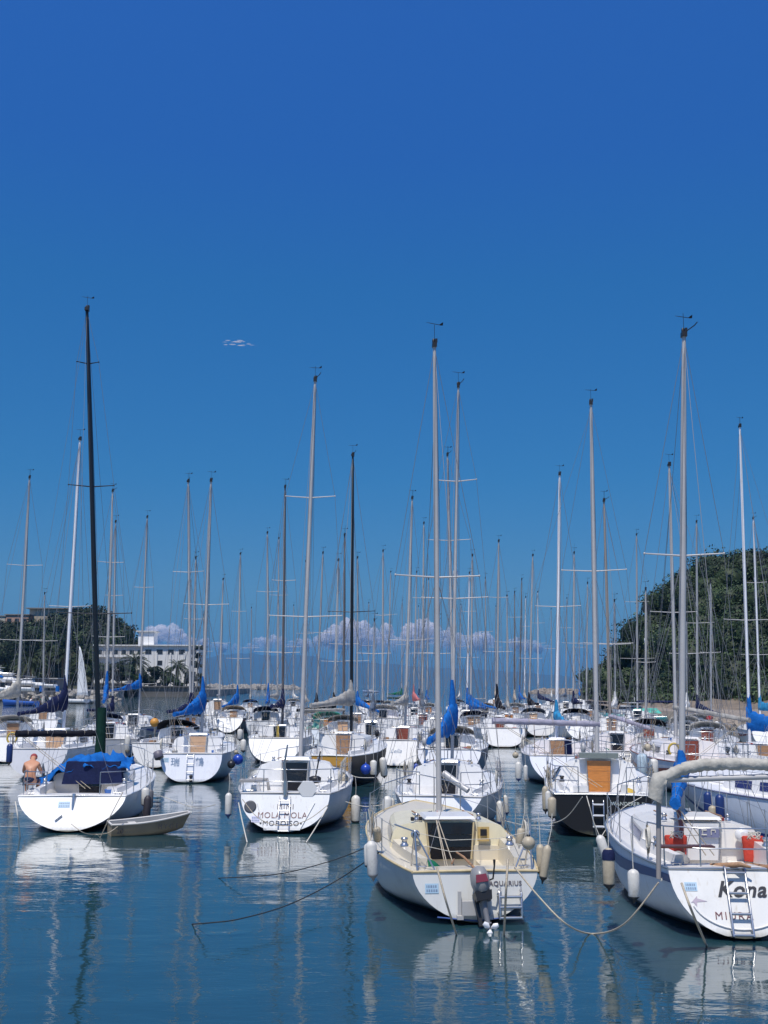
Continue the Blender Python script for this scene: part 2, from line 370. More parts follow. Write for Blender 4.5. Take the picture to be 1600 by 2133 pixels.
        for v, hw in spr:
            z = at_y(lerp(top[0], bot[0], .5), v, my).z
            w_ = hw if hw < 3 else hw*my/F
            c = mp(z); tips = [c+Vector((sg*w_, -.12, .035)) for sg in (1,-1)]
            for tp in tips:
                m = MB(); m.tube([c, tp], [.022,.014] if detail else [.026,.018], 5); m.ball(tp, .025, 6, 4); m.build('spreader', mm if mm is BLACKM else ALU, mast)
            sp.append((c, tips))
        rr = .0052 if md < 40 else (.008 if md < 70 else .010)
        bx = hb(ms)*.97; zc = zs(ms)+.02
        stem = Vector((0, L-.03, fb+.05))
        frac = rnd.random() < .35
        ft = mp(mt.z-.15 - (hgt*.13 if frac else 0))
        m = MB(); m.tube([ft, stem], rr, 4, caps=False); m.build('forestay', WIRE, root)
        if jib:
            m = MB(); n = 14; pts = []; rs = []
            a0, a1 = .03, .9
            for i in range(n+1):
                s = i/n; pts.append(stem.lerp(ft, lerp(a0, a1, s))); rs.append(.075*(1-s)**.6+.02+rnd.uniform(0,.006))
            m.tube(pts, rs, 8); m.build('furled_jib', CV[jib], root)
        back = Vector((0, k*fs+.03, fs+.05)); spl = mt2.lerp(back, .78)
        m = MB(); m.tube([mt2, spl], rr, 4, caps=False)
        for sg in (1,-1): m.tube([spl, Vector((sg*hb(0)*.8, k*fs+.05, fs+.04))], rr*.9, 4, caps=False)
        m.build('backstay', WIRE, root)
        for j, sg in enumerate((1,-1)):
            m = MB(); pts = [mt2]+[tips[j] for c, tips in sp]+[Vector((sg*bx, L*ms, zc))]
            m.tube(pts, rr, 4, caps=False)
            if sp: 
                m.tube([sp[-1][0], Vector((sg*bx, L*ms-.35, zc))], rr*.8, 4, caps=False)
                if detail: m.tube([sp[-1][0], Vector((sg*bx, L*ms+.4, zc))], rr*.8, 4, caps=False)
            m.build('shroud', WIRE, root)
        m = MB(); m.tube([mp(mt.z-.3)+Vector((.04,.05,0)), mbase+Vector((.14,.05,.05))], rr, 4, caps=False)
        m.tube([mp(mt.z-.3)+Vector((.0,-.07,0)), mbase+Vector((-.12,-.1,.05))], rr*.8, 4, caps=False)
        m.build('halyard', ROPEW if rnd.random() < .4 else WIRE, root)
        # boom and cover
        bl, ba, bd = boom
        if bl:
            g = mp(zb+(boomz if boomz is not None else rnd.uniform(.55,.8))); a = radians(ba)
            dirv = Vector((sin(a), -cos(a), bd)); end = g+dirv*bl
            side = Vector((cos(a), sin(a), 0))
            m = MB(); m.tube([g, end], .05, 8); m.build('boom', ALU if cover != 'black' else mm, root)
            if cover:
                def ring(c, hh, ww, up, sagp=0):
                    out = []
                    for q in range(20):
                        an = 2*pi*q/20; r_ = 1+.30*mnoise.noise(Vector((cos(an)*1.6, sin(an)*1.6, c.length*3.2+su)))+.10*mnoise.noise(Vector((cos(an)*4, sin(an)*4, c.length*11)))
                        out.append(c+side*(cos(an)*ww*r_)+up*(sin(an)*hh*r_*(1 if sin(an) > 0 else .8)))
                    return out
                m = MB(); rings = []; n = 34
                up = Vector((0,0,1)); hi = {'cone':.62, 'tall':.95, 'roll':.16, 'stack':.3}[cstyle]
                if cstyle != 'roll':
                    for z_, w_ in ((hi*1.55,.05),(hi*1.25,.075),(hi*.9,.1)):
                        c = g+Vector((0,0,z_))+dirv*(.03); rings.append([c+side*(cos(2*pi*q/20)*w_)+dirv*(sin(2*pi*q/20)*w_*1.2) for q in range(20)])
                    rings = [[p for p in r] for r in rings]
                for i in range(n+1):
                    s = i/n; hh = lerp(hi*.62, .10, min(1, s/.7)**.8)*(1+.08*sin(i*2.1)) if cstyle != 'roll' else .10*(1+.1*sin(i*1.7))
                    ww = lerp(.15, .085, min(1, s/.8))*(1+.10*sin(i*2.6)); 
                    if cstyle == 'roll': ww = .095
                    if i == 0: ww *= .75
                    c = g.lerp(end, lerp(-.03, 1.01, s))+Vector((0,0,hh*.55 if cstyle != 'roll' else .02))
                    rings.append(ring(c, hh, ww, up))
                if cstyle != 'roll':
                    # drop the collar so that rings meet tidily
                    pass
                m.loft(rings[3:] if cstyle != 'roll' else rings)
                if cstyle != 'roll': m.loft(rings[:3]+[[g+Vector((0,0,.1))+dirv*.05+side*(cos(2*pi*q/20)*.14)+dirv*(sin(2*pi*q/20)*.16) for q in range(20)]])
                cv = m.build('sail_cover', CV[cover], root)
                if detail:
                    for i in range(4):
                        m = MB()
                        s = .2+i*.23; hh = lerp(hi*.62, .10, min(1, s/.7)**.8) if cstyle != 'roll' else .10; c = g.lerp(end, s)+Vector((0,0,hh*.55))
                        ww = lerp(.15, .085, min(1, s/.8)) if cstyle != 'roll' else .10
                        m.tube([c+side*(cos(2*pi*q/12)*(ww+.006))+up*(sin(2*pi*q/12)*(hh*1.03)*(1 if sin(2*pi*q/12) > 0 else .8)) for q in range(13)], .006, 4)
                        m.build('tie', ROPET if cover not in ('blue','sky') else WIRE, cv)
            m = MB(); m.tube([mp(mt.z-.3), end+Vector((0,0,.05))], rr*.8, 4, caps=False); m.build('topping_lift', WIRE, root)
            m = MB(); e2 = g.lerp(end, .93)
            for dx in (-.035,.035): m.tube([e2+Vector((dx,0,-.04)), Vector((dx*2, max(.25, min(L*tc1-.4, e2.y)), zs(.2)+floor+.5))], .009, 4, caps=False)
            m.build('mainsheet', ROPET, root)
    # rails
    rl = .0125 if sy < 45 else .015
    if pushpit:
        m = MB(); hh = hd; n = 7
        t1 = .16
        base = [Vector((hb(t1)*.96, L*t1+k*.2, zs(t1))), Vector((hb(.04)*.95, L*.04+k*fs, fs)), Vector((hb(0)*.5, k*fs+.06, fs)), Vector((-hb(0)*.5, k*fs+.06, fs)), Vector((-hb(.04)*.95, L*.04+k*fs, fs)), Vector((-hb(t1)*.96, L*t1+k*.2, zs(t1)))]
        for q, h_ in enumerate((hh, hh*.5)):
            pts = [p+Vector((0,0,h_)) for p in base]
            if rnd.random() < .5 and su not in (990,): segs = [pts[:3], pts[3:]]
            else: segs = [pts]
            for sgm in segs: m.tube(sgm, rl, 6)
        for p in base: m.tube([p, p+Vector((0,0,hh))], rl, 6)
        m.build('pushpit', STEEL, root)
    m = MB()
    pb = [Vector((hb(.84)*.9, L*.84, zs(.84))), Vector((hb(.94)*.8, L*.93, zs(.94))), Vector((0, L-.02, fb)), Vector((-hb(.94)*.8, L*.93, zs(.94))), Vector((-hb(.84)*.9, L*.84, zs(.84)))]
    m.tube([p+Vector((0,0,hd)) for p in pb], rl, 6)
    for p in pb[:2]+pb[3:]: m.tube([p, p+Vector((0,0,hd))], rl, 6)
    m.build('pulpit', STEEL, root)
    sts = [.28,.42,.56,.7] if L > 7 else [.3,.5,.68]
    for sg in (1,-1):
        for t in sts:
            m = MB(); p = Vector((sg*hb(t)*.965, L*t, zs(t))); m.tube([p, p+Vector((0,0,hd))], rl*.9, 5); m.build('stanchion', STEEL, root)
        m = MB(); path = [.16]+sts+[.84]
        for h_ in (hd-.02, hd*.5): m.tube([Vector((sg*hb(t)*.965*(1 if t < .84 else .93), L*t, zs(t)+h_)) for t in path], rl*.35+.001, 4)
        m.build('lifeline', STEEL, root)
    if hood:
        m = MB(); rings = []; hw = cw(tc1)*.92; hz = bz+cabh*.85
        for i in range(6):
            s = i/5; y = by+.02+lerp(-.25, .75, s); hh = .48*sin(pi*min(.97, lerp(.5, 1.0, s)))**.6+.02
            rings.append([Vector((hw*cos(pi*q/10)*(1 if i < 5 else .97), y, hz+hh*sin(pi*q/10)**.55)) for q in range(11)])
        m.loft(rings, closed=False, caps=False); o = m.build('spray_hood', CV[hood], root)
        so_ = o.modifiers.new('t', 'SOLIDIFY'); so_.thickness = .012
    if ladder is not None: add_ladder(root, ladder, k, fs)
    if bimini:
        m = MB(); rings = []
        for i in range(5):
            y = L*(.05+.05*i); rings.append([Vector((hb(.2)*.8*cos(pi*q/8), y, fs+1.35+.16*sin(pi*q/8))) for q in range(9)])
        m.loft(rings, closed=False, caps=False); o = m.build('sun_awning', CV[bimini], root); so_ = o.modifiers.new('t', 'SOLIDIFY'); so_.thickness = .012
        m = MB()
        for sg in (1,-1):
            for y in (L*.05, L*.25): m.tube([(sg*hb(.2)*.8, L*.15, fs), (sg*hb(.2)*.8, y, fs+1.36)], .0125, 5)
        m.build('awning_frame', STEEL, root)
    root['_L'] = L
    info = dict(root=root, L=L, B=B, k=k, fs=fs, hb=hb, zs=zs, W=Wm, inv=inv, by=by, bz=bz, cabh=cabh, cw=cw, ch=ch, hp=hp, deckz=deckz, D=sy)
    del root['_L']
    if detail: clutter(info, rnd, doorm, hero)
    if detail and rnd.random() < .8:   # coiled line on the rail
        m = MB(); t = rnd.choice([.16, .28]); sg = rnd.choice([1,-1]); c = Vector((sg*hb(t)*.95, L*t, zs(t)+hd*.65))
        for q in range(4): m.tube([c+Vector((.012*q*sg, .09*cos(2*pi*i/14), .16*sin(2*pi*i/14)-.01*q)) for i in range(15)], .012, 5)
        m.build('rope_coil', ROPEW, root)
    return info
RINGO = mat('lifering_orange', (.55,.12,.03), .6); BAGB = mat('bag_blue', (.04,.12,.35), .8); BAGR = mat('bag_red', (.35,.05,.05), .8); BAGY = mat('bag_yellow', (.5,.35,.06), .8)
def clutter(I, rnd, doorm, hero=False):
    root, L, hb, zs, by, bz, cabh, fs = I['root'], I['L'], I['hb'], I['zs'], I['by'], I['bz'], I['cabh'], I['fs']
    sz = zs(.2)-.2
    def P(m, n, mt): m.build(n, mt, root)
    for i in range(rnd.randint(2,4)):      # things left on the cockpit seats
        x = rnd.choice((-1,1))*rnd.uniform(.40,.56)*hb(.2); y = L*rnd.uniform(.09,.28); k_ = rnd.randrange(5); m = MB()
        if k_ == 0: m.lathe([(.10,0),(.13,.24),(.12,.25),(.09,.02)], 12, (x,y,sz)); P(m, 'bucket', rnd.choice([BAGB, BLK, BAGR, gel(WHITE)]))
        elif k_ == 1: m.box((x,y,sz+.05), (.34,.6,.09), rot=Matrix.Rotation(rnd.uniform(-.2,.2),3,'Z')); P(m, 'cushion', rnd.choice([CV['navy'], CV['beige'], CV['blue'], BAGR]))
        elif k_ == 2:
            rings = [[Vector((x+cos(2*pi*q/10)*r*(1+.2*sin(q*2+i)), y+sin(2*pi*q/10)*r*1.3, sz+z)) for q in range(10)] for r, z in ((.12,0),(.19,.06),(.18,.16),(.09,.25),(.03,.28))]; m.loft(rings); P(m, 'bag', rnd.choice([BAGB, BAGY, CV['grey'], CV['tan'], CV['green']]))
        elif k_ == 3:
            for q in range(5): m.tube([(x+(.15-.012*q)*cos(2*pi*s/16)+.01*sin(q*3), y+(.15-.012*q)*sin(2*pi*s/16), sz+.02+.02*q) for s in range(17)], .013, 5)
            P(m, 'rope_coil', rnd.choice([ROPEW, ROPET, ROPEB]))
        else: m.box((x,y,sz+.15), (.26,.34,.30), taper=.9); P(m, 'locker_box', rnd.choice([gel(OFFW), CV['grey'], TEAK]))
    for i in range(rnd.randint(3,6)):      # lines, handles and blocks on the cabin roof
        m = MB(); x0 = rnd.uniform(-.5,.5)*hb(.4); y0 = by+.15; zt_ = bz+cabh*(1.07-.10*abs(x0)/hb(.4))
        m.tube([(x0,y0,zt_+.02),(x0*.7,y0+L*.09,zt_+.03),(x0*.25,y0+L*.17,zt_+.02)], .010, 4); m.box((x0,y0+.02,zt_+.03), (.05,.12,.06)); P(m, 'control_line', rnd.choice([ROPEW, ROPEB, BAGR, BAGB, ROPET]))
    sg = rnd.choice((-1,1)); q_ = 1 if hero else rnd.random()
    if q_ < .16:
        m = MB(); c = Vector((sg*hb(.08)*.9, L*.08+.1, fs+.42)); pts = [c+Vector((.19*cos(a), .0, .21*sin(a))) for a in [lerp(-.9, pi+.9, s/14) for s in range(15)]]; m.tube(pts, .042, 8); P(m, 'life_ring', rnd.choice([RINGO, BAGY, gel(WHITE)]))
    elif q_ < .38:
        m = MB(); c = Vector((sg*hb(.02)*.75, L*.01+.1, fs+.35)); rings = [[c+Vector((cos(2*pi*q/10)*r*.8, sin(2*pi*q/10)*r*1.2, z)) for q in range(10)] for r, z in ((.04,-.2),(.11,-.16),(.13,-.02),(.12,.1),(.05,.16))]; m.loft(rings); m.tube([c+Vector((0,0,-.15)), c+Vector((0,-.02,-.7))], .035, 6); P(m, 'outboard_motor', rnd.choice([BLK, ALU, gel(OFFW)]))
    if rnd.random() < .4 and not hero:
        m = MB(); x = -sg*hb(.03)*.8; m.tube([(x,.35,fs),(x*1.02,.05,fs+1.35)], .012, 5); P(m, 'flag_staff', TEAK)
    if rnd.random() < .5:
        m = MB(); t0 = .45; m.tube([(sg*hb(.45)*.86, L*.40, zs(.45)+.10),(sg*hb(.7)*.80, L*.76, zs(.7)+.12)], .032, 6); P(m, 'spinnaker_pole', rnd.choice([ALU, BLK]))
    for i in range(rnd.randint(1,3)):      # loose tails hanging on the lifelines
        t = rnd.choice((.16,.28,.42,.56)); x = sg*hb(t)*.97; m = MB()
        for q in range(4): dx = rnd.uniform(-.06,.06); m.tube([(x,L*t+q*.03,zs(t)+.58),(x+dx,L*t+q*.05,zs(t)+.35),(x+dx*.4,L*t+q*.04+.03,zs(t)+rnd.uniform(.08,.2)),(x-dx*.3,L*t+q*.05+.05,zs(t)+.5)], .010, 4)
        P(m, 'hanging_line', rnd.choice([ROPEW, ROPET])); sg = -sg
    for s2 in (1,-1):                      # mooring cleats with a few turns of rope
        m = MB(); c = Vector((s2*hb(.03)*.8, L*.03+I['k']*fs, fs+.03)); m.tube([c+Vector((-.09,0,.03)), c+Vector((.09,0,.03))], .014, 5); m.tube([c+Vector((-.05,0,-.02)), c+Vector((-.05,0,.03))], .014, 5); m.tube([c+Vector((.05,0,-.02)), c+Vector((.05,0,.03))], .014, 5); P(m, 'cleat', STEEL)
def tmtx(info, x, z, off=.006):
    k = info['k']; n = sqrt(1+k*k)
    return Matrix(((1,0,0,x),(0,k/n,-1/n,k*z-off/n),(0,1/n,k/n,z+off*k/n),(0,0,0,1)))
def tpt(k, x, z, off): n = sqrt(1+k*k); return Vector((x, k*z-off/n, z+off*k/n))
def add_ladder(root, x, k, fs, w=.26, z0=.1, z1=None, rungs=4, off=.07, r=.011):
    z1 = z1 or fs*1.02; m = MB()
    for sg in (1,-1): m.tube([tpt(k, x+sg*w/2, z0, off), tpt(k, x+sg*w/2, z1-.04, off), tpt(k, x+sg*w/2, z1, off*.4)], r, 6)
    for i in range(rungs):
        z = lerp(z0+.02, z1-.1, i/(rungs-1)); m.tube([tpt(k, x-w/2, z, off), tpt(k, x+w/2, z, off)], r*1.2, 6)
    for sg in (1,-1):
        for z in (z0+.1, z1-.08): m.tube([tpt(k, x+sg*w/2, z, off), tpt(k, x+sg*w/2, z, 0)], r*1.3, 6)
    return m.build('boarding_ladder', STEEL, root)
def sticker(info, x, z, w=.2, h=.15, m0=None):
    m = MB(); m.box((0,0,.002), (w,h,.004)); ob = m.build('registration_plate', m0 or STICK, info['root']); ob.data.transform(tmtx(info, x, z, .004))
    m = MB(); rnd = random.Random(int(x*100))
    for r_ in range(2):
        xx = -w*.4
        while xx < w*.38:
            ww = rnd.uniform(.012,.028)*w/.2; m.box((xx+ww/2, h*(.2-.42*r_), .006), (ww, h*.26, .002)); xx += ww+.012*w/.2
    o2 = m.build('lettering', INKB, ob); o2.data.transform(tmtx(info, x, z, .004))
def fender(u, v, D, ln=.55, r=.11, m0=None, tipm=None, label='', lean=0.0, hang=.5, ball=False):
    P = at_y(u, v, D); root = empty('fender', P); tag(root, label, 'fender', 'fenders hung over the sides')
    root.rotation_euler = (0, lean, random.uniform(0, 3))
    m = MB(); h = ln/2
    m0 = m0 or FENW
    if ball:
        m.ball((0,0,0), r, 16, 10); m.build('body', m0, root); m = MB(); m.lathe([(.03,r*.95),(.03,r*1.2),(.015,r*1.22)], 8); m.build('eye', tipm or BLK, root)
    else:
        m.lathe([(r*.35,-h*.93),(r*.8,-h*.86),(r,-h*.72),(r,h*.72),(r*.8,h*.86),(r*.35,h*.97)], 16); m.build('body', m0, root)
        m = MB(); m.lathe([(.01,-h-.05),(r*.3,-h),(r*.84,-h*.86),(r*.98,-h*.78),(r*.9,-h*.76)], 14); m.build('end_cap', tipm or BLK, root)
    m = MB(); m.tube([(0,0,(h if not ball else r)*.95), (.02,.0,h+hang*.5), (0,.02,h+hang)], .008, 5); m.build('lanyard', ROPEW, root)
    return root
def rope(pts, label, m=None, r=.012, cat='mooring rope', name='mooring_rope'):
    P = []
    for p in pts:
        P.append(at_z(p[0], p[1]) if len(p) == 2 else at_y(*p))
    # smooth
    Q = []
    n = len(P)
    for i in range(n-1):
        p0 = P[max(i-1,0)]; p1 = P[i]; p2 = P[i+1]; p3 = P[min(i+2,n-1)]
        for s in range(8):
            t = s/8; Q.append(.5*((2*p1)+(p2-p0)*t+(2*p0-5*p1+4*p2-p3)*t*t+(3*p1-p0-3*p2+p3)*t**3))
    Q.append(P[-1])
    mb = MB(); mb.tube(Q, r, 6); return tag(mb.build(name, m or ROPEW), label, cat, 'mooring ropes')
# ------------------------------------------------------------------ water
def water_material():
    m = bpy.data.materials.new('sea_water'); m.use_nodes = True; t = m.node_tree; N = t.nodes; L = t.links
    p = N['Principled BSDF']; p.inputs['Roughness'].default_value = .03; p.inputs['IOR'].default_value = 2.6
    p.inputs['Base Color'].default_value = (.014,.048,.060,1)
    tc = N.new('ShaderNodeTexCoord')
    def noise(scale, sx, sy, rot, det=3, dist=0.0):
        mp = N.new('ShaderNodeMapping'); mp.inputs['Scale'].default_value = (sx, sy, 1); mp.inputs['Rotation'].default_value = (0,0,rot)
        L.new(tc.outputs['Object'], mp.inputs[0]); n = N.new('ShaderNodeTexNoise'); n.inputs['Scale'].default_value = scale; n.inputs['Detail'].default_value = det
        n.inputs['Roughness'].default_value = .5; n.inputs['Distortion'].default_value = dist; L.new(mp.outputs[0], n.inputs[0]); return n.outputs[0]
    a = noise(.9, .55, 1.0, .25, 3, .5); b = noise(8.0, .42, 1.0, -.12, 3, .8); c = noise(.12, 1, 1, 0, 3); d = noise(.35, .5, 1, .1, 3)
    # breeze patches: strength of the fine ripples varies over the surface
    mr = N.new('ShaderNodeMapRange'); mr.inputs[1].default_value = .35; mr.inputs[2].default_value = .68; mr.inputs[3].default_value = .15; mr.inputs[4].default_value = 1.0; L.new(c, mr.inputs[0])
    mb = N.new('ShaderNodeMath'); mb.operation = 'MULTIPLY'; L.new(b, mb.inputs[0]); L.new(mr.outputs[0], mb.inputs[1])
    b1 = N.new('ShaderNodeBump'); b1.inputs['Strength'].default_value = 1; b1.inputs['Distance'].default_value = .024; L.new(a, b1.inputs['Height'])
    b2 = N.new('ShaderNodeBump'); b2.inputs['Strength'].default_value = 1; b2.inputs['Distance'].default_value = .0072; L.new(mb.outputs[0], b2.inputs['Height']); L.new(b1.outputs[0], b2.inputs['Normal'])
    b3 = N.new('ShaderNodeBump'); b3.inputs['Strength'].default_value = 1; b3.inputs['Distance'].default_value = .04; L.new(d, b3.inputs['Height']); L.new(b2.outputs[0], b3.inputs['Normal'])
    # open sea beyond the harbour is choppier
    sx = N.new('ShaderNodeSeparateXYZ'); L.new(tc.outputs['Object'], sx.inputs[0])
    far = N.new('ShaderNodeMapRange'); far.inputs[1].default_value = 120; far.inputs[2].default_value = 500; far.inputs[3].default_value = 0; far.inputs[4].default_value = .55; L.new(sx.outputs[1], far.inputs[0])
    e = noise(.5, .4, 1, 0, 5); b4 = N.new('ShaderNodeBump'); b4.inputs['Strength'].default_value = 1; L.new(e, b4.inputs['Height']); L.new(far.outputs[0], b4.inputs['Distance']); L.new(b3.outputs[0], b4.inputs['Normal'])
    L.new(b4.outputs[0], p.inputs['Normal'])
    return m
m = MB(); m.add([(-9000,-60,0),(9000,-60,0),(9000,14000,0),(-9000,14000,0)], [(0,1,2,3)], False)
tag(m.build('sea_water', water_material()), kind='structure')
# ------------------------------------------------------------------ land
ROCK = mat('shore_rock', (.24,.20,.16), .9, var=.35, vscale=1.5, bump=.8, bscale=4)
ROCKG = mat('grey_rock', (.27,.25,.22), .9, var=.3, vscale=1.2, bump=.8, bscale=3)
SAND = mat('sandstone_ledge', (.17,.135,.10), .9, var=.3, vscale=.4, bump=.8, bscale=1.5, stretch=(1,1,5))
EARTH = mat('hill_earth', (.03,.035,.018), .95, var=.4, vscale=.3)
CONC = mat('concrete', (.22,.21,.19), .85, var=.2, vscale=.5, dirt=(.07,.07,.06), dscale=.6, damt=.7)
PLASTER = mat('white_plaster', (.70,.69,.66), .8, var=.05, vscale=.4, dirt=(.45,.43,.38), dscale=.5, damt=.4, stretch=(1,1,.3))
LEAVES = {}
def leafmat(name, c1, c2):
    m = bpy.data.materials.new(name); m.use_nodes = True; t = m.node_tree; N = t.nodes; L = t.links; p = N['Principled BSDF']; p.inputs['Roughness'].default_value = .6; p.inputs['Specular IOR Level'].default_value = .25
    tc = N.new('ShaderNodeTexCoord'); n = N.new('ShaderNodeTexNoise'); n.inputs['Scale'].default_value = .16; n.inputs['Detail'].default_value = 4; L.new(tc.outputs['Object'], n.inputs[0])
    n2 = N.new('ShaderNodeTexWhiteNoise'); g = N.new('ShaderNodeVectorMath'); g.operation = 'SNAP'; g.inputs[1].default_value = (.6,.6,.6); L.new(tc.outputs['Object'], g.inputs[0]); L.new(g.outputs[0], n2.inputs[0])
    mx = N.new('ShaderNodeMath'); mx.operation = 'MULTIPLY_ADD'; mx.inputs[1].default_value = .35; L.new(n2.outputs[0], mx.inputs[0]); L.new(n.outputs[0], mx.inputs[2])
    r = N.new('ShaderNodeValToRGB'); r.color_ramp.elements[0].position = .55; r.color_ramp.elements[0].color = (*c1,1); r.color_ramp.elements[1].position = .85; r.color_ramp.elements[1].color = (*c2,1)
    L.new(mx.outputs[0], r.inputs[0]); L.new(r.outputs[0], p.inputs['Base Color']); return m
LF_HILL = leafmat('hill_foliage', (.010,.018,.008), (.032,.052,.018))
LF_DARK = leafmat('dark_foliage', (.009,.015,.007), (.022,.036,.014))
LF_MID = leafmat('mid_foliage', (.018,.034,.013), (.055,.09,.032))
LF_LIGHT = leafmat('light_foliage', (.03,.05,.02), (.085,.125,.05))
LF_PALM = leafmat('palm_foliage', (.018,.03,.012), (.05,.07,.028))
TRUNK = mat('tree_trunk', (.10,.075,.05), .95, var=.3, vscale=4)
def leaf_mesh(name, centers, radii, n_per, size, mt, parent=None, squash=.75, core=True):
    mts_ = mt if isinstance(mt, list) else [mt]; MI = []
    """leaf clumps: many small quads on lumpy crown shells round dark inner cores, one mesh"""
    V = []; Fc = []; off = 0
    rs = np.random.RandomState(int(abs(centers[0][0]*10)) % 9999 + len(centers))
    for c, r in zip(centers, radii):
        n = int(n_per*(r*r)); c = np.array(c)
        d = rs.normal(size=(n,3)); d /= np.linalg.norm(d, axis=1)[:,None]; d[:,2] = np.where(d[:,2] < -.5, -d[:,2], d[:,2])
        # lumps
        ph = rs.uniform(0, 6.28, 6); lump = 1+.22*np.sin(3*d[:,0]*2+ph[0])*np.sin(3*d[:,1]*2+ph[1])+.12*np.sin(7*d[:,2]+ph[2])+.10*np.sin(9*d[:,0]+5*d[:,1]+ph[3])
        rad = r*lump*(1-.22*rs.uniform(0,1,n)**2)
        P = c+d*rad[:,None]*np.array([1,1,squash])
        nr = d+rs.normal(size=(n,3))*.55; nr /= np.linalg.norm(nr, axis=1)[:,None]
        a = np.cross(nr, rs.normal(size=(n,3))); a /= np.linalg.norm(a, axis=1)[:,None]; b = np.cross(nr, a)
        s = size*rs.uniform(.5, 1.3, n)[:,None]
        q = np.stack([P-a*s, P-b*s*.6, P+a*s, P+b*s*.6], axis=1).reshape(-1,3)
        V.append(q); Fc.append(np.arange(n*4).reshape(-1,4)+off); off += n*4; ki = int(rs.randint(len(mts_))); MI.append(np.full(n, ki))
        if core:
            k = 8; ring = []
            for i in range(1,5):
                for j in range(k): ring.append((sin(pi*i/5)*cos(2*pi*j/k), sin(pi*i/5)*sin(2*pi*j/k), cos(pi*i/5)))
            cv = np.array(ring)*r*.80*np.array([1,1,squash])+c; V.append(cv)
            fcs = [[i*k+j, i*k+(j+1)%k, (i+1)*k+(j+1)%k, (i+1)*k+j] for i in range(3) for j in range(k)]
            Fc.append(np.array(fcs)+off); off += len(cv); MI.append(np.full(len(fcs), 0))
    V = np.concatenate(V); Fc = np.concatenate(Fc)
    me = bpy.data.meshes.new(name); me.vertices.add(len(V)); me.vertices.foreach_set('co', V.ravel())
    me.loops.add(Fc.size); me.loops.foreach_set('vertex_index', Fc.ravel().astype(np.int32)); me.polygons.add(len(Fc))
    me.polygons.foreach_set('loop_start', np.arange(0, Fc.size, 4, dtype=np.int32))
    me.update(calc_edges=True)
    for x_ in mts_: me.materials.append(x_)
    me.polygons.foreach_set('material_index', np.concatenate(MI).astype(np.int32))
    o = bpy.data.objects.new(name, me); COL.objects.link(o); o.parent = parent; return o
def interp(pts, x):
    if x <= pts[0][0]: return pts[0][1]
    for (a, b), (c, d) in zip(pts, pts[1:]):
        if x <= c: return b+(d-b)*(x-a)/(c-a)
    return pts[-1][1]
def heightfield(name, xs, ys, fn, mt):
    m = MB(); rows = [[Vector((x, y, fn(x, y))) for x in xs] for y in ys]; m.loft(rows, closed=False, caps=False)
    return tag(m.build(name, mt), kind='structure')
# right wooded hill
sil = [(1180,1450),(1198,1436),(1212,1405),(1232,1380),(1262,1364),(1300,1356),(1322,1333),(1345,1300),(1352,1272),(1395,1248),(1402,1203),(1440,1163),(1500,1130),(1560,1120),(1600,1112),(1700,1095),(1850,1060),(2100,1080)]
D0 = 210.0
ridge = []
for u, v in sil:
    P = at_y(u, v, D0); ridge.append((P.x, max(0, P.z-4.4)))
def hill_z(x, y):
    if x < y*.178: return -2
    foot = 150+6*sin(x*.11)+max(0, (58-x))*.75
    q = (y-foot)/max(8, (D0+8-foot)); h = interp(ridge, x)*min(1, max(0, q))**.8
    if y > D0: h = h*max(0, 1-(y-D0)/150)
    return h + (1.2*sin(x*.5+y*.3)*.4 if h > 2 else 0) - (2 if q < 0 else 0)
xs = [30+i*2.5 for i in range(60)]; ys = [135+i*3 for i in range(45)]
heightfield('hill', xs, ys, hill_z, EARTH)
cs, rd = [], []
rnd = random.Random(3)
for i in range(1000):
    x = rnd.uniform(36, 112); y = rnd.uniform(146, 232); h = hill_z(x, y)
    if h < .6: continue
    r = rnd.choice([1.6,2.2,3.0,4.4])*rnd.uniform(.85,1.15)*(.75 if interp(ridge, x) < 8 else 1); r = min(r, .8+interp(ridge,x)*.3)
    if x-r*.6 < y*.1745: continue
    cs.append((x, y, h+r*.25)); rd.append(r)
tag(leaf_mesh('hill_forest', cs, rd, 34, .25, [LF_HILL, LF_HILL, LF_MID, LF_DARK, LF_MID, LF_LIGHT, LF_HILL]), 'dense dark green woodland covering the steep hill on the right shore', 'woodland', kind='stuff')
# sandstone ledge and right-hand shore
def ledge(name, pts, ztop, mt, zb=-1):
    m = MB(); n = len(pts); m.loft([[Vector((x*1, y, zb)) for x, y in pts], [Vector((x, y, ztop)) for x, y in pts]], True, True, smooth=False); return m.build(name, mt)
m = MB(); rows = []
for j in range(9):
    y = [128,131,134,138,142,147,152,158,170][j]; z = [-.6,.1,.9,1.3,1.5,2.1,2.3,2.6,3][j]
    rows.append([Vector((34+i*1.6+rnd.uniform(-.4,.4), y+8*sin(i*.35+1)*.4+max(0,(18-i))*1.3+rnd.uniform(-.6,.6), z*(1 if i > 3 else .5)+rnd.uniform(-.25,.25))) for i in range(52)])
m.loft(rows, False, False, smooth=False); tag(m.build('rocky_shore', SAND), kind='structure')
m = MB(); rows = []
for j, y in enumerate((78,80,84,90,100,115,130)):
    z = [-.5,.3,.8,1.0,1.1,1.2,1.3][j]; rows.append([Vector((26+i*1.6+rnd.uniform(-.4,.4), y+rnd.uniform(-.6,.6)+max(0,9-i)*2.2, z+rnd.uniform(-.2,.2)-(1.6 if i < 3 else 0))) for i in range(34)])
m.loft(rows, False, False, smooth=False); tag(m.build('pebble_shore', ROCK), kind='structure')
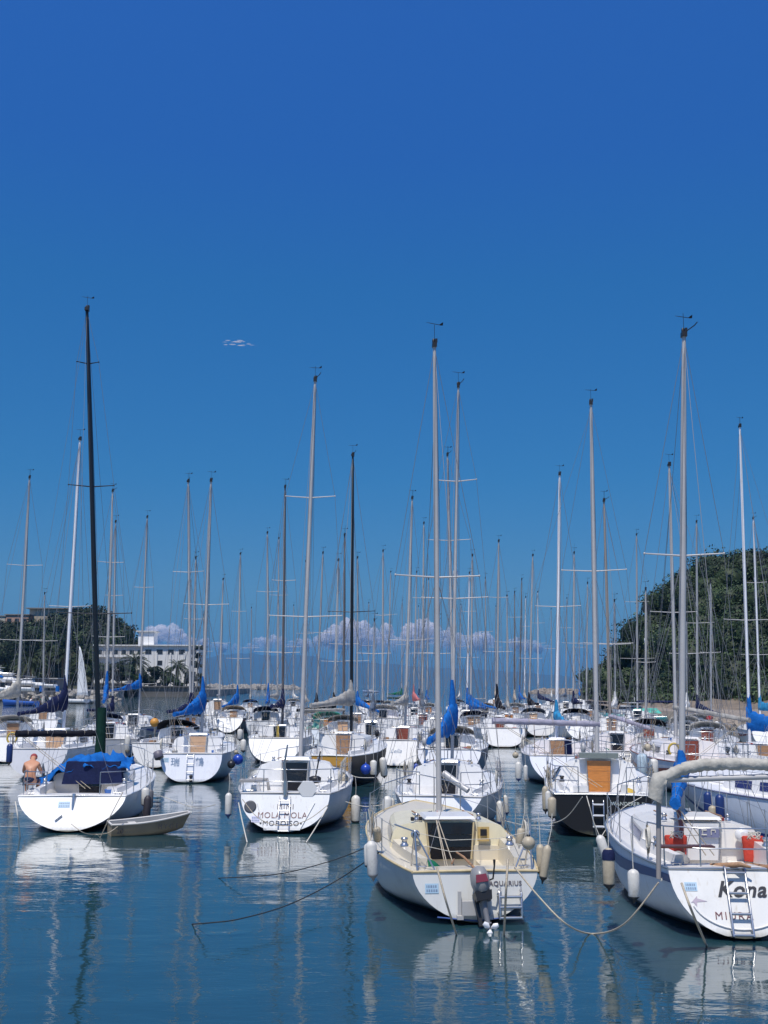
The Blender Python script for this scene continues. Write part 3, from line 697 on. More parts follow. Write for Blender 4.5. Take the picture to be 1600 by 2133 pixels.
def rock_mesh(seed, mt):
    r_ = random.Random(seed); m = MB(); rings = []
    for i in range(6):
        a = pi*(i+.01)/5; rings.append([Vector((sin(a)*cos(2*pi*j/9), sin(a)*sin(2*pi*j/9), cos(a)*.7))*r_.uniform(.72,1.15) for j in range(9)])
    m.loft(rings, smooth=False); o = m.build('boulder', mt); return o
rp = [rock_mesh(s, ROCK if s < 3 else ROCKG) for s in range(6)]
used = set()
def boulder(x, y, z, s, k, label, group):
    src = rp[k]
    if k in used: o = src.copy(); COL.objects.link(o)
    else: o = src; used.add(k)
    o.location = (x, y, z); o.scale = (s*rnd.uniform(.8,1.4), s*rnd.uniform(.8,1.2), s*rnd.uniform(.7,1.1)); o.rotation_euler = (rnd.uniform(-.4,.4), rnd.uniform(-.4,.4), rnd.uniform(0,6))
    tag(o, label, 'boulder', group)
for i in range(110):
    u = rnd.uniform(1425, 1640); v = rnd.uniform(1492, 1532); P = at_z(u, v, .4); boulder(P.x, P.y, .5+rnd.uniform(-.3,.35), rnd.uniform(.3,.75), rnd.randrange(3), 'brown boulder among the rubble below the wooded hill on the right', 'boulders under the wooded hill')
for i in range(90):
    t = rnd.random(); x = lerp(-95, -62, t); y = lerp(232, 262, t)+rnd.uniform(-3,4)
    boulder(x, y, .3+rnd.uniform(-.4,1.5)+(y-lerp(232,262,t))*.1, rnd.uniform(.6,1.2), 3+rnd.randrange(3), 'pale grey boulder in the bank below the boatyard on the left', 'boulders under the boatyard')
# breakwaters
def breakwater(name, label, x0, x1, y, w, h, mt, s, n):
    m = MB()
    for i in range(n):
        x = rnd.uniform(x0, x1); q = rnd.uniform(-1,1); e = min(1, (x-x0)/8+.3, (x1-x)/8+.3)
        c = Vector((x, y+q*w, (1-abs(q))*h*e-.2)); r = s*rnd.uniform(.6,1.3); rings = []
        for a_ in (0.05,.3,.6,.95): rings.append([c+Vector((sin(pi*a_)*cos(2*pi*j/6+x), sin(pi*a_)*sin(2*pi*j/6+x), cos(pi*a_)*.8))*r*rnd.uniform(.75,1.2) for j in range(6)])
        m.loft(rings, smooth=False)
    tag(m.build(name, mt), label, 'breakwater', kind='stuff')
a = at_y(418,1430,900).x; b = at_y(625,1430,900).x
breakwater('rock_breakwater', 'long low grey rock breakwater on the horizon left of centre', a, b, 900, 7, 3.3, ROCKG, 1.9, 420)
a = at_y(1108,1430,560).x; b = at_y(1215,1430,560).x
breakwater('rock_reef', 'low dark reef of rocks off the tip of the wooded hill', a, b, 560, 7, 1.9, ROCK, 1.5, 260)
# left promontory
poly = [(-260,226),(-92,236),(-80,246),(-70,262),(-66,285),(-82,330),(-96,349),(-60,352),(-57,380),(-62,520),(-260,520)]
tag(ledge('land', poly, 2.2, CONC, -1.0), kind='structure')
m = MB(); A = at_y(185,1433,348); B_ = at_y(425,1433,351)
m.box(((A.x+B_.x)/2, 349.2, 1.2), (B_.x-A.x+1, .8, 3.8)); m.box(((A.x+B_.x)/2, 349.0, 3.2), (B_.x-A.x+1.4, 1.6, .35))
tag(m.build('sea_wall', mat('dark_sea_wall', (.10,.095,.085), .9, var=.3, vscale=.4, dirt=(.03,.03,.025), dscale=.3, damt=.8, stretch=(.4,1,1))), 'long dark concrete sea wall in front of the white building', 'sea wall')
# left hill
silL = [(-200,1318),(0,1316),(60,1314),(92,1304),(140,1296),(165,1278),(200,1280),(236,1296),(248,1318),(262,1335),(290,1346),(320,1372),(345,1420)]
DL = 430.0; rl = []
for u, v in silL:
    P = at_y(u, v, DL); rl.append((P.x, max(0, P.z-3)))
def hillL(x, y):
    ft = 300+92*sstep((x+128)/16); q = (y-ft)/(DL-ft); h = interp(rl, x)*min(1, max(0, q))**.7
    if y > DL: h *= max(0, 1-(y-DL)/190)
    if q < 0: return 2.0
    return max(2.0, h)
heightfield('headland', [-230+i*3.5 for i in range(45)], [290+i*6 for i in range(48)], hillL, EARTH)
cs, rd = [], []
for i in range(1500):
    x = rnd.uniform(-175, -84); y = rnd.uniform(300, 445); h = hillL(x, y)
    if h < 2.5: continue
    r = rnd.choice((2.2,3.2,4.5,6.5))*rnd.uniform(.85,1.2); r = min(r, h*.42); cs.append((x, y, h+r*.2)); rd.append(r)
tag(leaf_mesh('headland_wood', cs, rd, 14, .50, [LF_DARK, LF_DARK, LF_HILL, LF_MID, LF_DARK]), 'dark green woodland covering the headland behind the boatyard', 'woodland', kind='stuff')
# ------------------------------------------------------------------ buildings
WIN = mat('window_glass_dark', (.03,.035,.045), .15, spec=.6)
def building(name, label, u0, u1, v0, vb, D, dep, mt, rows, cols, roofm, over=.5, band=None, skiprow=()):
    a = at_y(u0, v0, D); b = at_y(u1, v0, D); zt = a.z; zb = at_y(u0, vb, D).z
    root = empty(name, ((a.x+b.x)/2, D, zb)); tag(root, label, 'building')
    wd = b.x-a.x; h = zt-zb
    m = MB(); m.box((0, dep/2, h/2), (wd, dep, h)); wl = m.build('wall', mt, root)
    m = MB(); m.box((0, dep/2, h+.18), (wd+over*2, dep+over*2, .36)); m.build('roof', roofm, root)
    for r in range(rows):
        if r in skiprow: continue
        z = h*(1-(r+.55)/rows)
        for c in range(cols):
            if cols == 5 and r > 0 and c not in (1, 4): continue
            x = -wd/2+wd*(c+.5)/cols; ww = wd/cols*.55; wh = h/rows*.42
            f = MB(); f.box((x, -.03, z), (ww+.16, .08, wh+.16)); fo = f.build('window', mt, root)
            g = MB(); g.box((x, -.08, z), (ww, .04, wh)); g.build('pane', WIN, fo)
        if band:
            bb = MB(); bb.box((0, -.5, z-wh*.5-.5), (wd*.99, 1.0, .16)); bb.box((0, -.98, z-wh*.5-.1), (wd*.99, .05, .75)); bb.build('balcony', band, root)
    return root, wd, h
r1, wd, h1 = building('apartment_building', 'white five storey apartment building behind the palms with long flat roof', 298, 415, 1345, 1437, 376, 14, PLASTER, 4, 5, PLASTER, .8)
m = MB(); a = at_y(286,1318,376); b = at_y(318,1345,376)
m.box(((a.x+b.x)/2-r1.location.x, 5, h1+2.4), (b.x-a.x, 6, a.z-b.z+.6)); ph = m.build('roof_penthouse', mat('bright_plaster', (.85,.84,.82), .8), r1)
m = MB(); m.box(((a.x+b.x)/2-r1.location.x, 5, h1+2.4+(a.z-b.z)/2+.4), (b.x-a.x+1.6, 7.4, .3)); m.build('roof_slab', PLASTER, ph)
for i in range(5):
    m = MB(); x = -wd/2+wd*(i+.0)/4.0; m.box((x*.98, -.25, h1*.42), (.5, .5, h1*.84)); m.build('pier', PLASTER, r1)
r2, wd, h2 = building('hotel_wing', 'long white low wing with balconies left of the apartment building', 200, 300, 1345, 1425, 385, 12, mat('cream_plaster', (.55,.53,.50), .8, var=.08), 3, 6, PLASTER, .8, band=PLASTER)
m = MB(); m.box((wd*.15, -3, h2*.30), (11, 1.2, .35), rot=Matrix.Rotation(-.42, 3, 'Y')); m.build('outside_stair', PLASTER, r2)
building('hilltop_building', 'beige flat roofed building on top of the left headland', 62, 148, 1268, 1300, 425, 12, mat('beige_render', (.42,.36,.27), .85), 1, 1, CONC, 1.2, skiprow=(0,))
building('hilltop_house', 'pinkish low house with a row of windows at the left end of the headland', 12, 60, 1281, 1302, 420, 9, mat('pink_render', (.42,.27,.20), .85), 1, 3, CONC, .4)
building('hilltop_shed', 'small pale shed at the left edge of the headland top', -30, 11, 1284, 1302, 420, 9, mat('pale_render', (.45,.42,.34), .85), 1, 1, CONC, .3, skiprow=(0,))
# ------------------------------------------------------------------ trees
def palm(u, vt, vb, D, label, cr=3.6, name='palm_tree', tw=.35):
    b = at_y(u, vb, D); t = at_y(u, vt, D); h = t.z-2.2; root = empty(name, (b.x, D, 2.1)); tag(root, label, 'palm tree', 'palms along the left shore')
    r_ = random.Random(int(u*3)); m = MB(); m.tube([(0,0,0),(.1,.05,h*.5),(0,0,h)], [tw*1.2, tw*.9, tw*1.1], 8); m.build('trunk', TRUNK, root)
    m = MB()
    for i in range(54):
        az = r_.uniform(0, 2*pi); el = r_.uniform(-.75, 1.25); L_ = cr*r_.uniform(.8,1.1); pts = []
        for s in range(7):
            q = s/6; rr = L_*q*cos(el*.8)*(1-.1*q); z = L_*(sin(el)*q-.42*q*q*(1.2 if el > 0 else .6)); pts.append(Vector((cos(az)*rr, sin(az)*rr, h+z)))
        side = Vector((-sin(az), cos(az), 0))
        for s in range(6):
            a, b2 = pts[s], pts[s+1]; w0 = .55*sin(pi*min(.95, (s+.3)/6.6))
            for kk in range(3):
                p = a.lerp(b2, kk/3)
                for sg in (1,-1):
                    q = p+side*sg*w0*1.1+(b2-a).normalized()*w0*.8+Vector((0,0,-w0*.55)); wv = (b2-a)*.16
                    m.add([p-wv, p+wv, q], [(0,1,2)], False)
        m.tube(pts, .05, 3, caps=False)
    m.build('crown', LF_PALM, root); return root
palm(62, 1368, 1440, 262, 'tall date palm with drooping crown at the left edge of the boatyard', 4.6)
palm(48, 1378, 1440, 268, 'second date palm close behind the leftmost one', 4.0)
palm(278, 1375, 1438, 362, 'big date palm in front of the white building', 6.2, tw=.5)
palm(368, 1386, 1438, 366, 'date palm before the right half of the white building', 5.2, tw=.5)
palm(340, 1400, 1438, 360, 'low spreading palm between the two date palms', 4.6)
palm(128, 1362, 1440, 275, 'slim palm standing behind the boatyard roofs', 3.6)
palm(170, 1372, 1440, 280, 'dark palm right of the boatyard under the headland', 4.0)
palm(100, 1352, 1430, 285, 'palm rising against the wood above the boatyard', 3.4)
def tree(u, vt, vb, D, label, wpx, mt=LF_DARK, gz=2.1):
    b = at_y(u, vb, D); t = at_y(u, vt, D); r_ = wpx/F*D/2; root = empty('tree', (b.x, D, gz)); tag(root, label, 'tree', 'trees by the sea wall')
    h = t.z-gz; rn = random.Random(u); m = MB(); m.tube([(0,0,0),(0,.1,h*.7)], [.25,.12], 7)
    for q in range(5): a = rn.uniform(0,6.28); m.tube([(0,0,h*.35),(cos(a)*r_*.6, sin(a)*r_*.6, h*.65)], [.12,.05], 5)
    m.build('trunk', TRUNK, root)
    c, rr = [], []
    for q in range(9):
        a = rn.uniform(0, 6.28); d = rn.uniform(0,.65)*r_; z = rn.uniform(.4,.85)*h; c.append((cos(a)*d, sin(a)*d, z)); rr.append(rn.uniform(.3,.5)*r_)
    leaf_mesh('crown', c, rr, 60, .26, mt, root, squash=.85)
tree(322, 1385, 1438, 358, 'round dark tree beside the big date palm before the white building', 42)
tree(300, 1400, 1438, 357, 'smaller bushy tree right under the big date palm', 30)
tree(388, 1402, 1438, 360, 'bushy tree at the right foot of the white building', 34)
tree(245, 1398, 1438, 357, 'wide dark tree at the left foot of the hotel wing', 46)
tree(215, 1390, 1438, 359, 'dark tree under the headland left of the hotel wing', 44)
tree(410, 1325, 1436, 366, 'tall slender tree with round top at the right end of the white building', 30)
tree(418, 1400, 1438, 364, 'low shrubby tree at the right end of the sea wall', 26)
tree(20, 1382, 1440, 280, 'broad green tree at the far left edge behind the yard', 60, LF_HILL)
tree(95, 1380, 1440, 290, 'rounded green tree behind the second palm', 50, LF_HILL)
tree(150, 1385, 1440, 292, 'rounded green tree behind the white sail', 50, LF_HILL)
for q_, (u_, vt_, w_) in enumerate(((205,1368,50),(228,1374,44),(252,1366,48),(270,1380,40),(292,1390,40),(345,1408,44),(362,1412,40),(400,1396,36),(310,1406,34),(190,1376,40))):
    tree(u_+.5, vt_, 1438, 352+q_%3, ['leafy tree hiding the foot of the hotel wing', 'rounded bush in the garden of the white building'][0 if u_ < 300 else 1]+', %s' % ['leftmost but one, by the headland','second from the headland','third from the headland','small one by the stair','next to the big date palm','below the right date palm','just right of the low palm','at the right corner pier','left of the round dark tree','leftmost of all'][q_], w_, LF_MID if q_ % 3 == 0 else LF_DARK)
# ------------------------------------------------------------------ boatyard
SHED = mat('grey_shed', (.22,.20,.20), .8, var=.15, vscale=.6)
def shed(u0, u1, v0, vb, D, label, mt, roof):
    a = at_y(u0, v0, D); b = at_y(u1, v0, D); root = empty('boat_shed', ((a.x+b.x)/2, D, 2.2)); tag(root, label, 'shed')
    h = a.z-2.2; m = MB(); m.box((0,4,h/2), (b.x-a.x, 8, h)); m.build('wall', mt, root); m = MB(); m.box((0,4,h+.12), (b.x-a.x+.8, 8.8, .24)); m.build('roof', roof, root)
    for i in range(3):
        f = MB(); f.box((lerp(-.38,.38,i/2)*(b.x-a.x), -.03, h*.42), ((b.x-a.x)*.2, .1, h*.7)); f.build('door', WIN, root)
shed(-20, 38, 1408, 1440, 262, 'long grey boat shed behind the boatyard at the left edge', SHED, mat('pale_roof', (.45,.44,.43), .7))
shed(40, 118, 1414, 1440, 266, 'low dark grey boat shed with pale roof behind the palms', SHED, mat('pale_roof', (.45,.44,.43), .7))
def motorboat(u, v, D, L, label, z0, hullm=WHITE, yaw=1.45, flat=False, cabin=True, canopy=None):
    P = at_y(u, v, D); root = empty('motor_boat', (P.x, D, z0), yaw); tag(root, label, 'motor boat')
    m = MB(); rings = []; Bm = L*.17
    for i in range(9):
        t = i/8; b = Bm*(1 if t < .5 else max(.02, cos((t-.5)*pi)**.7)); s = .75+.4*t*t
        rings.append([Vector((x*b, L*t+(.25*z), z*s)) for x, z in ((1,1),(.93,.5),(.6,0.08),(0,-.1),(-.6,.08),(-.93,.5),(-1,1))])
    m.loft([r[::-1] for r in rings], True, True); m.build('hull', gel(hullm), root)
    if cabin:
        m = MB(); m.box((0, L*.5, 1.25), (Bm*1.5, L*.34, .75), taper=.8); c = m.build('cabin', gel(WHITE), root)
        m = MB(); m.box((0, L*.5, 1.35), (Bm*1.44, L*.345, .3), taper=.93); m.build('window', WIN, c)
        m = MB(); m.box((0, L*.42, 1.95), (Bm*1.3, L*.3, .06)); m.tube([(0,L*.4,1.6),(0,L*.38,2.6)], .03, 5); m.build('radar_arch', gel(WHITE), root)
    if canopy:
        m = MB(); m.box((0, L*.3, 1.3), (Bm*1.6, L*.4, .5), taper=.7); m.build('boat_cover', CV[canopy], root)
    return root
motorboat(10, 1400, 252, 7, 'white motor boat with blue cover on the hard at the left edge', 4.2, canopy='blue', yaw=1.3)
motorboat(55, 1405, 254, 8, 'white motor cruiser ashore behind the palm trunks', 4.2, yaw=1.6)
motorboat(92, 1410, 250, 7, 'white cabin cruiser ashore right of the palm trunks', 3.4, yaw=1.5)
motorboat(118, 1416, 249, 6, 'low white open boat at the right end of the boatyard', 3.0, cabin=False, yaw=1.4)
motorboat(30, 1392, 262, 8, 'white motor boat on a high rack behind the blue covered one', 5.6, yaw=1.7)
motorboat(70, 1436, 240, 6, 'small white launch just above the rock bank by the blue drums', 2.3, cabin=False, yaw=1.5)
motorboat(30, 1440, 240, 5, 'small white dinghy lying on the bank at the left', 2.2, cabin=False, yaw=1.5)
motorboat(104, 1470, 205, 6.5, 'black workboat moored beside the blue one at the left rocks', 0, hullm=(.03,.025,.03), cabin=False, yaw=1.35)
motorboat(78, 1472, 198, 6.5, 'blue workboat with a person in green, moored by the left rocks', 0, hullm=(.03,.10,.38), cabin=False, yaw=1.4)
motorboat(205, 1462, 225, 10, 'long grey and white motor boat moored under the rock bank', 0, hullm=(.4,.42,.45), cabin=False, yaw=1.5)
motorboat(1352, 1492, 128, 7, 'grey hulled workboat moored beneath the wooded hill', 0, hullm=(.30,.31,.33), yaw=.4)
motorboat(1395, 1500, 118, 8, 'turquoise topped workboat in front of the sandstone ledge', 0, hullm=(.05,.22,.24), yaw=1.3, canopy='teal', cabin=False)
motorboat(790, 1441, 620, 9, 'tiny white and blue fishing boat out on the open sea', 0, hullm=(.3,.4,.6), yaw=1.4)
# sailing dinghy with a white sail
P = at_y(160, 1458, 222); root = empty('sailing_dinghy', (P.x, 222, 0), 1.1); tag(root, 'small white racing dinghy with its tall white sail up at the left rocks', 'sailing dinghy')
m = MB(); rings = []
for i in range(9):
    t = i/8; b = 1.0*(1 if t < .4 else max(.02, cos((t-.4)/.6*pi/2)**.8)); rings.append([Vector((x*b, 6.5*t-2.6, .1+z*.75)) for x, z in ((1,1),(.8,.3),(0,0),(-.8,.3),(-1,1))])
m.loft([r[::-1] for r in rings], True, True); m.build('hull', gel(WHITE), root)
ztop = at_y(160,1345,222).z
m = MB(); m.tube([(0,0,.8),(0,0,ztop)], .06, 6); m.build('mast', ALU, root)
m = MB(); rows = []
for i in range(13):
    s = i/12; c = 2.7*(1-s)**.75+.15; z = lerp(1.6, ztop-.2, s); rows.append([Vector((.35*sin(pi*q/6)*(1-s)*1.4-.02, -c*q/6-.06, z)) for q in range(7)])
m.loft(rows, closed=False, caps=False); o = m.build('sail', mat('white_sailcloth', (.72,.73,.73), .6), root); s_ = o.modifiers.new('t','SOLIDIFY'); s_.thickness = .01
for i, u in enumerate((86, 120)):
    P = at_y(u, 1442, 238); m = MB()
    m.lathe([(.45,0),(.45,1.2)], 10); o = m.build('barrel', CV['blue']); o.location = (P.x, 238, 2.2); tag(o, ['blue drum on the quay left of the boulders', 'second blue drum, nearer the dinghy sail'][i], 'barrel')
# ------------------------------------------------------------------ distant mountain and clouds
mts = [(330,1400),(420,1372),(470,1362),(520,1360),(560,1364),(600,1362),(650,1366),(720,1376),(800,1382),(880,1388),(960,1392),(1060,1398),(1160,1405),(1260,1415),(1330,1428)]
m = MB(); DM = 11000.0; rows = []
pts = [at_y(u, v, DM) for u, v in mts]
fine = []
for i in range(len(pts)-1):
    for q in range(6): p = pts[i].lerp(pts[i+1], q/6); fine.append(p+Vector((0,0,5*sin(i*2.3+q*1.1))))
fine.append(pts[-1])
for j, (dy, zz) in enumerate(((0,1),(-500,.72),(-1100,.4),(-1800,.0))): rows.append([Vector((p.x, DM+dy, max(0, p.z-4)*zz-(6 if zz == 0 else 0)+rnd.uniform(-3,3)*zz)) for p in fine])
for j, (dy, zz) in enumerate(((1400,-.01),)): rows.insert(0, [Vector((p.x, DM+dy, -6)) for p in fine])
m.loft(rows, closed=False, caps=False); tag(m.build('distant_mountains', mat('distant_forest', (.03,.055,.05), .95, var=.2, vscale=.002)), kind='structure')
def cloud_material():
    m = bpy.data.materials.new('cloud'); m.use_nodes = True; t = m.node_tree; N = t.nodes; L = t.links
    for n in list(N): N.remove(n)
    out = N.new('ShaderNodeOutputMaterial'); v = N.new('ShaderNodeVolumePrincipled')
    v.inputs['Color'].default_value = (.98,.96,.97,1); v.inputs['Anisotropy'].default_value = .2
    tc = N.new('ShaderNodeTexCoord'); n = N.new('ShaderNodeTexNoise'); n.inputs['Scale'].default_value = .004; n.inputs['Detail'].default_value = 5; L.new(tc.outputs['Object'], n.inputs[0])
    mr = N.new('ShaderNodeMapRange'); mr.inputs[1].default_value = .42; mr.inputs[2].default_value = .62; mr.inputs[3].default_value = 0; mr.inputs[4].default_value = .012; L.new(n.outputs[0], mr.inputs[0])
    L.new(mr.outputs[0], v.inputs['Density']); L.new(v.outputs[0], out.inputs['Volume']); return m
def cloud_surface(name, col, lo, hi, alpha):
    """soft white cloud: lit diffuse with edges and base thinning out"""
    m = bpy.data.materials.new(name); m.use_nodes = True; t = m.node_tree; N = t.nodes; L = t.links
    for n in list(N): N.remove(n)
    out = N.new('ShaderNodeOutputMaterial'); d = N.new('ShaderNodeBsdfDiffuse'); d.inputs[0].default_value = (*col,1); tl = N.new('ShaderNodeBsdfTranslucent'); tl.inputs[0].default_value = (*col,1)
    md = N.new('ShaderNodeMixShader'); md.inputs[0].default_value = .6; L.new(d.outputs[0], md.inputs[1]); L.new(tl.outputs[0], md.inputs[2])
    tr = N.new('ShaderNodeBsdfTransparent'); mx = N.new('ShaderNodeMixShader')
    g = N.new('ShaderNodeTexCoord'); sx = N.new('ShaderNodeSeparateXYZ'); L.new(g.outputs['Object'], sx.inputs[0])
    mr = N.new('ShaderNodeMapRange'); mr.interpolation_type = 'SMOOTHSTEP'; mr.inputs[1].default_value = lo; mr.inputs[2].default_value = hi; mr.inputs[3].default_value = 0; mr.inputs[4].default_value = alpha; L.new(sx.outputs[2], mr.inputs[0])
    nz = N.new('ShaderNodeTexNoise'); nz.inputs['Scale'].default_value = .0035; nz.inputs['Detail'].default_value = 4; nz.inputs['Roughness'].default_value = .62; L.new(g.outputs['Object'], nz.inputs[0])
    m2 = N.new('ShaderNodeMapRange'); m2.inputs[1].default_value = .30; m2.inputs[2].default_value = .52; m2.inputs[3].default_value = .12; m2.inputs[4].default_value = 1; L.new(nz.outputs[0], m2.inputs[0])
    lw = N.new('ShaderNodeLayerWeight'); lw.inputs[0].default_value = .35; m3 = N.new('ShaderNodeMapRange'); m3.inputs[1].default_value = .12; m3.inputs[2].default_value = 1.0; m3.inputs[3].default_value = 1; m3.inputs[4].default_value = 0; L.new(lw.outputs['Facing'], m3.inputs[0])
    a = N.new('ShaderNodeMath'); a.operation = 'MULTIPLY'; L.new(mr.outputs[0], a.inputs[0]); L.new(m2.outputs[0], a.inputs[1])
    b = N.new('ShaderNodeMath'); b.operation = 'MULTIPLY'; L.new(a.outputs[0], b.inputs[0]); L.new(m3.outputs[0], b.inputs[1])
    L.new(b.outputs[0], mx.inputs[0]); L.new(tr.outputs[0], mx.inputs[1]); L.new(md.outputs[0], mx.inputs[2]); L.new(mx.outputs[0], out.inputs['Surface'])
    return m
def cloud(name, label, prof, D, basev, seed, alpha=.8, n=90, rs=(.35,.75), lo=None, fade=.6, flat=1.0):
    """prof: (u, v_top) outline; puffs fill from the base up to it, with real depth"""
    r_ = random.Random(seed); root = bpy.data.meshes.new(name)
    bz = at_y(800, basev, D).z; m = MB()
    us = [p[0] for p in prof]; tops = []
    for i in range(n):
        u = r_.uniform(us[0], us[-1]); vt = interp(prof, u); T = at_y(u, vt, D); hh = T.z-bz
        if hh < 20: continue
        r = hh*r_.uniform(*rs)*.5; z = bz+r_.uniform(0, 1)**.6*(hh-r) ; tops.append(T.z)
        c = Vector((T.x, D+r_.uniform(-1,1)*hh*1.4, z)); nn, mm_ = 30, 20; rings = []
        ph = [r_.uniform(0,6) for _ in range(4)]
        for a in range(mm_+1):
            th = pi*max(.02, min(.98, a/mm_)); ring = []
            for b in range(nn):
                f = 2*pi*b/nn; d = Vector((sin(th)*cos(f), sin(th)*sin(f), cos(th))); k = 1+.34*mnoise.noise(d*2.1+Vector((ph[0]*9,ph[1]*9,0)))+.20*mnoise.noise(d*5.5+Vector((ph[2]*9,0,ph[3]*9)))+.10*mnoise.noise(d*12); dd = d*r*k; ring.append(c+Vector((dd.x/flat**.7, dd.y, dd.z*flat)))
            rings.append(ring)
        m.loft(rings)
    o = m.build(name, cloud_surface(name+'_white', (.98,.93,.92), bz, bz+(max(tops)-bz)*fade, alpha)); tag(o, label, 'cloud', kind='stuff'); return o
DC = 16000.0
cloud('cloud_bank', 'long bank of soft white cumulus low over the sea in the middle', [(420,1348),(450,1332),(480,1342),(525,1335),(545,1308),(575,1318),(600,1330),(640,1328),(680,1308),(715,1295),(750,1290),(775,1288),(800,1300),(830,1296),(870,1290),(900,1296),(930,1310),(960,1308),(1000,1305),(1030,1320),(1070,1325),(1110,1335),(1150,1345)], DC, 1368, 5, n=170, rs=(.3,.62), fade=.8, alpha=.72)
cloud('cloud', 'rounded white cumulus above the apartment roof on the left', [(300,1338),(315,1312),(335,1298),(360,1297),(380,1310),(400,1325),(440,1330),(475,1345)], DC, 1362, 9, n=70, rs=(.3,.62), fade=.8, alpha=.72)
cloud('cloud', 'tiny thin wisp of cloud high in the blue sky at left', [(466,714),(480,706),(505,709),(525,713),(541,718)], DC, 722, 12, alpha=.5, n=22, rs=(.3,.5), flat=.30)

# ------------------------------------------------------------------ haze
hz = bpy.data.materials.new('sea_haze'); hz.use_nodes = True; t = hz.node_tree
for n in list(t.nodes): t.nodes.remove(n)
ho = t.nodes.new('ShaderNodeOutputMaterial'); hv = t.nodes.new('ShaderNodeVolumePrincipled'); hv.inputs['Color'].default_value = (.17,.50,.95,1); hv.inputs['Density'].default_value = 8e-5; hv.inputs['Anisotropy'].default_value = .0
t.links.new(hv.outputs[0], ho.inputs['Volume'])
m = MB(); m.box((0, 6500, 194), (19000, 14000, 390)); tag(m.build('haze', hz), kind='stuff')
# ------------------------------------------------------------------ hero boats
def child(m, name, mt, info): return m.build(name, mt, info['root'])
def wpt(info, u, v, D): return info['inv'] @ at_y(u, v, D)
def cyl_on_bulkhead(info, x, z, r, mt, name, r2=None):
    m = MB(); y = info['by']-.02; m.lathe([(r,0),(r,.04),(r*.7,.045)], 16, (x,y,z), axis=(0,-1,.1)); o = m.build(name, mt, info['root'])
    m = MB(); m.lathe([(r*.62,.045),(r*.5,.06),(.01,.062)], 14, (x,y,z), axis=(0,-1,.1)); m.build('dial', BLK, o)
# Aquarius
A = make_yacht('cream sailboat with outboard motor on its stern, lettered AQUARIUS, nearest the middle', 993, 1926, (905,712), (912,1430), L=7.9, B=2.86, sr=.72, k=.10, e0=1.12, fs=.80, fb=1.15, zt=.03,
    hull=(.44,.47,.46), trans=(.68,.68,.65), deck=(.63,.57,.45), cab=(.74,.67,.47), boot=(.02,.03,.05), stripe=None, mr=.068, spr=[(1203,88)], hero=True, cover=None, boom=(0,0,0), door='dark', dw=.86, dh=.66, toe=mat('aged_rubbing_strake', (.52,.42,.24), .6, var=.2, vscale=5), cabh=.44, cabw=.80, ladder=None, pushpit=False, ms=.52, winm=DARKGLASS)  # hull set darker than the transom: shade of its sides put into the colour
k, fs = A['k'], A['fs']; hb0 = A['hb'](0)
text('AQUARIUS', .105, INKG, A['root'], tmtx(A, .49, .62), sp=1.08, bold=.002)
sticker(A, -.72, .56, .22, .15)
m = MB(); m.tube([tpt(k, -hb0*.88*0-hb0*.62, .12, .004), tpt(k, 0, .055, .004), tpt(k, hb0*.62, .12, .004)], .012, 4); child(m, 'boot_stripe', mat('boot_blue', (.05,.10,.3), .4), A)
add_ladder(A['root'], .55, k, fs, w=.36, z0=.08, z1=.52, rungs=3, off=.09, r=.02)
m = MB()   # upper ladder brackets
for x in (.38,.72): m.tube([tpt(k,x,.5,.09), tpt(k,x+.02,.56,.03)], .014, 5)
child(m, 'ladder_bracket', STEEL, A)
# outboard on a bracket
m = MB()
for x in (-.28,.2): m.box(tpt(k,x,.3,.05), (.05,.05,.44)); m.box(tpt(k,x,.12,.07), (.1,.1,.06))
m.box(tpt(k,-.04,.26,.10), (.42,.06,.22)); child(m, 'motor_bracket', ALU, A)
rt = A['root']
m = MB(); tilt = Matrix.Rotation(-.13, 3, 'Y') @ Matrix.Rotation(-.33, 3, 'X'); o0 = Vector((.02,-.20,.74))
m2 = [(.05,-.24),(.13,-.21),(.165,-.06),(.16,.06),(.11,.17),(.02,.20)]
rings = [[o0+tilt@Vector((cos(2*pi*q/14)*r_*.95, sin(2*pi*q/14)*r_*1.35, z)) for q in range(14)] for r_, z in m2]; m.loft(rings)
om = child(m, 'outboard_motor', mat('motor_cowling_silver', (.24,.24,.24), .35), A)
m = MB(); m.box(o0+tilt@Vector((0,-.19,-.02)), (.20,.07,.12), rot=tilt, taper=.8); m.build('cowling_badge', mat('cowling_red', (.16,.02,.035), .35), om)
m = MB(); m.box(o0+tilt@Vector((0,.02,-.27)), (.24,.30,.14), rot=tilt, taper=1.15); m.box(o0+tilt@Vector((-.10,.12,-.5)), (.06,.10,.4), rot=tilt); m.build('lower_cowling', BLK, om)
m = MB(); e = o0+tilt@Vector((0,0,-.74)); m.tube([o0+tilt@Vector((0,.02,-.12)), o0+tilt@Vector((0,.02,-.45)), e], [.11,.06,.05], 10, flat=.8)
m.box(e+Vector((0,.0,.05)), (.05,.30,.02), rot=tilt); m.tube([e+tilt@Vector((0,-.12,-.03)), e+tilt@Vector((0,.14,-.03))], [.03,.045], 8); m.box(e+tilt@Vector((0,.02,-.12)), (.02,.14,.14), rot=tilt); m.build('shaft', mat('motor_leg_grey', (.17,.17,.18), .45), om)
m = MB(); pc = e+tilt@Vector((0,-.15,-.03))
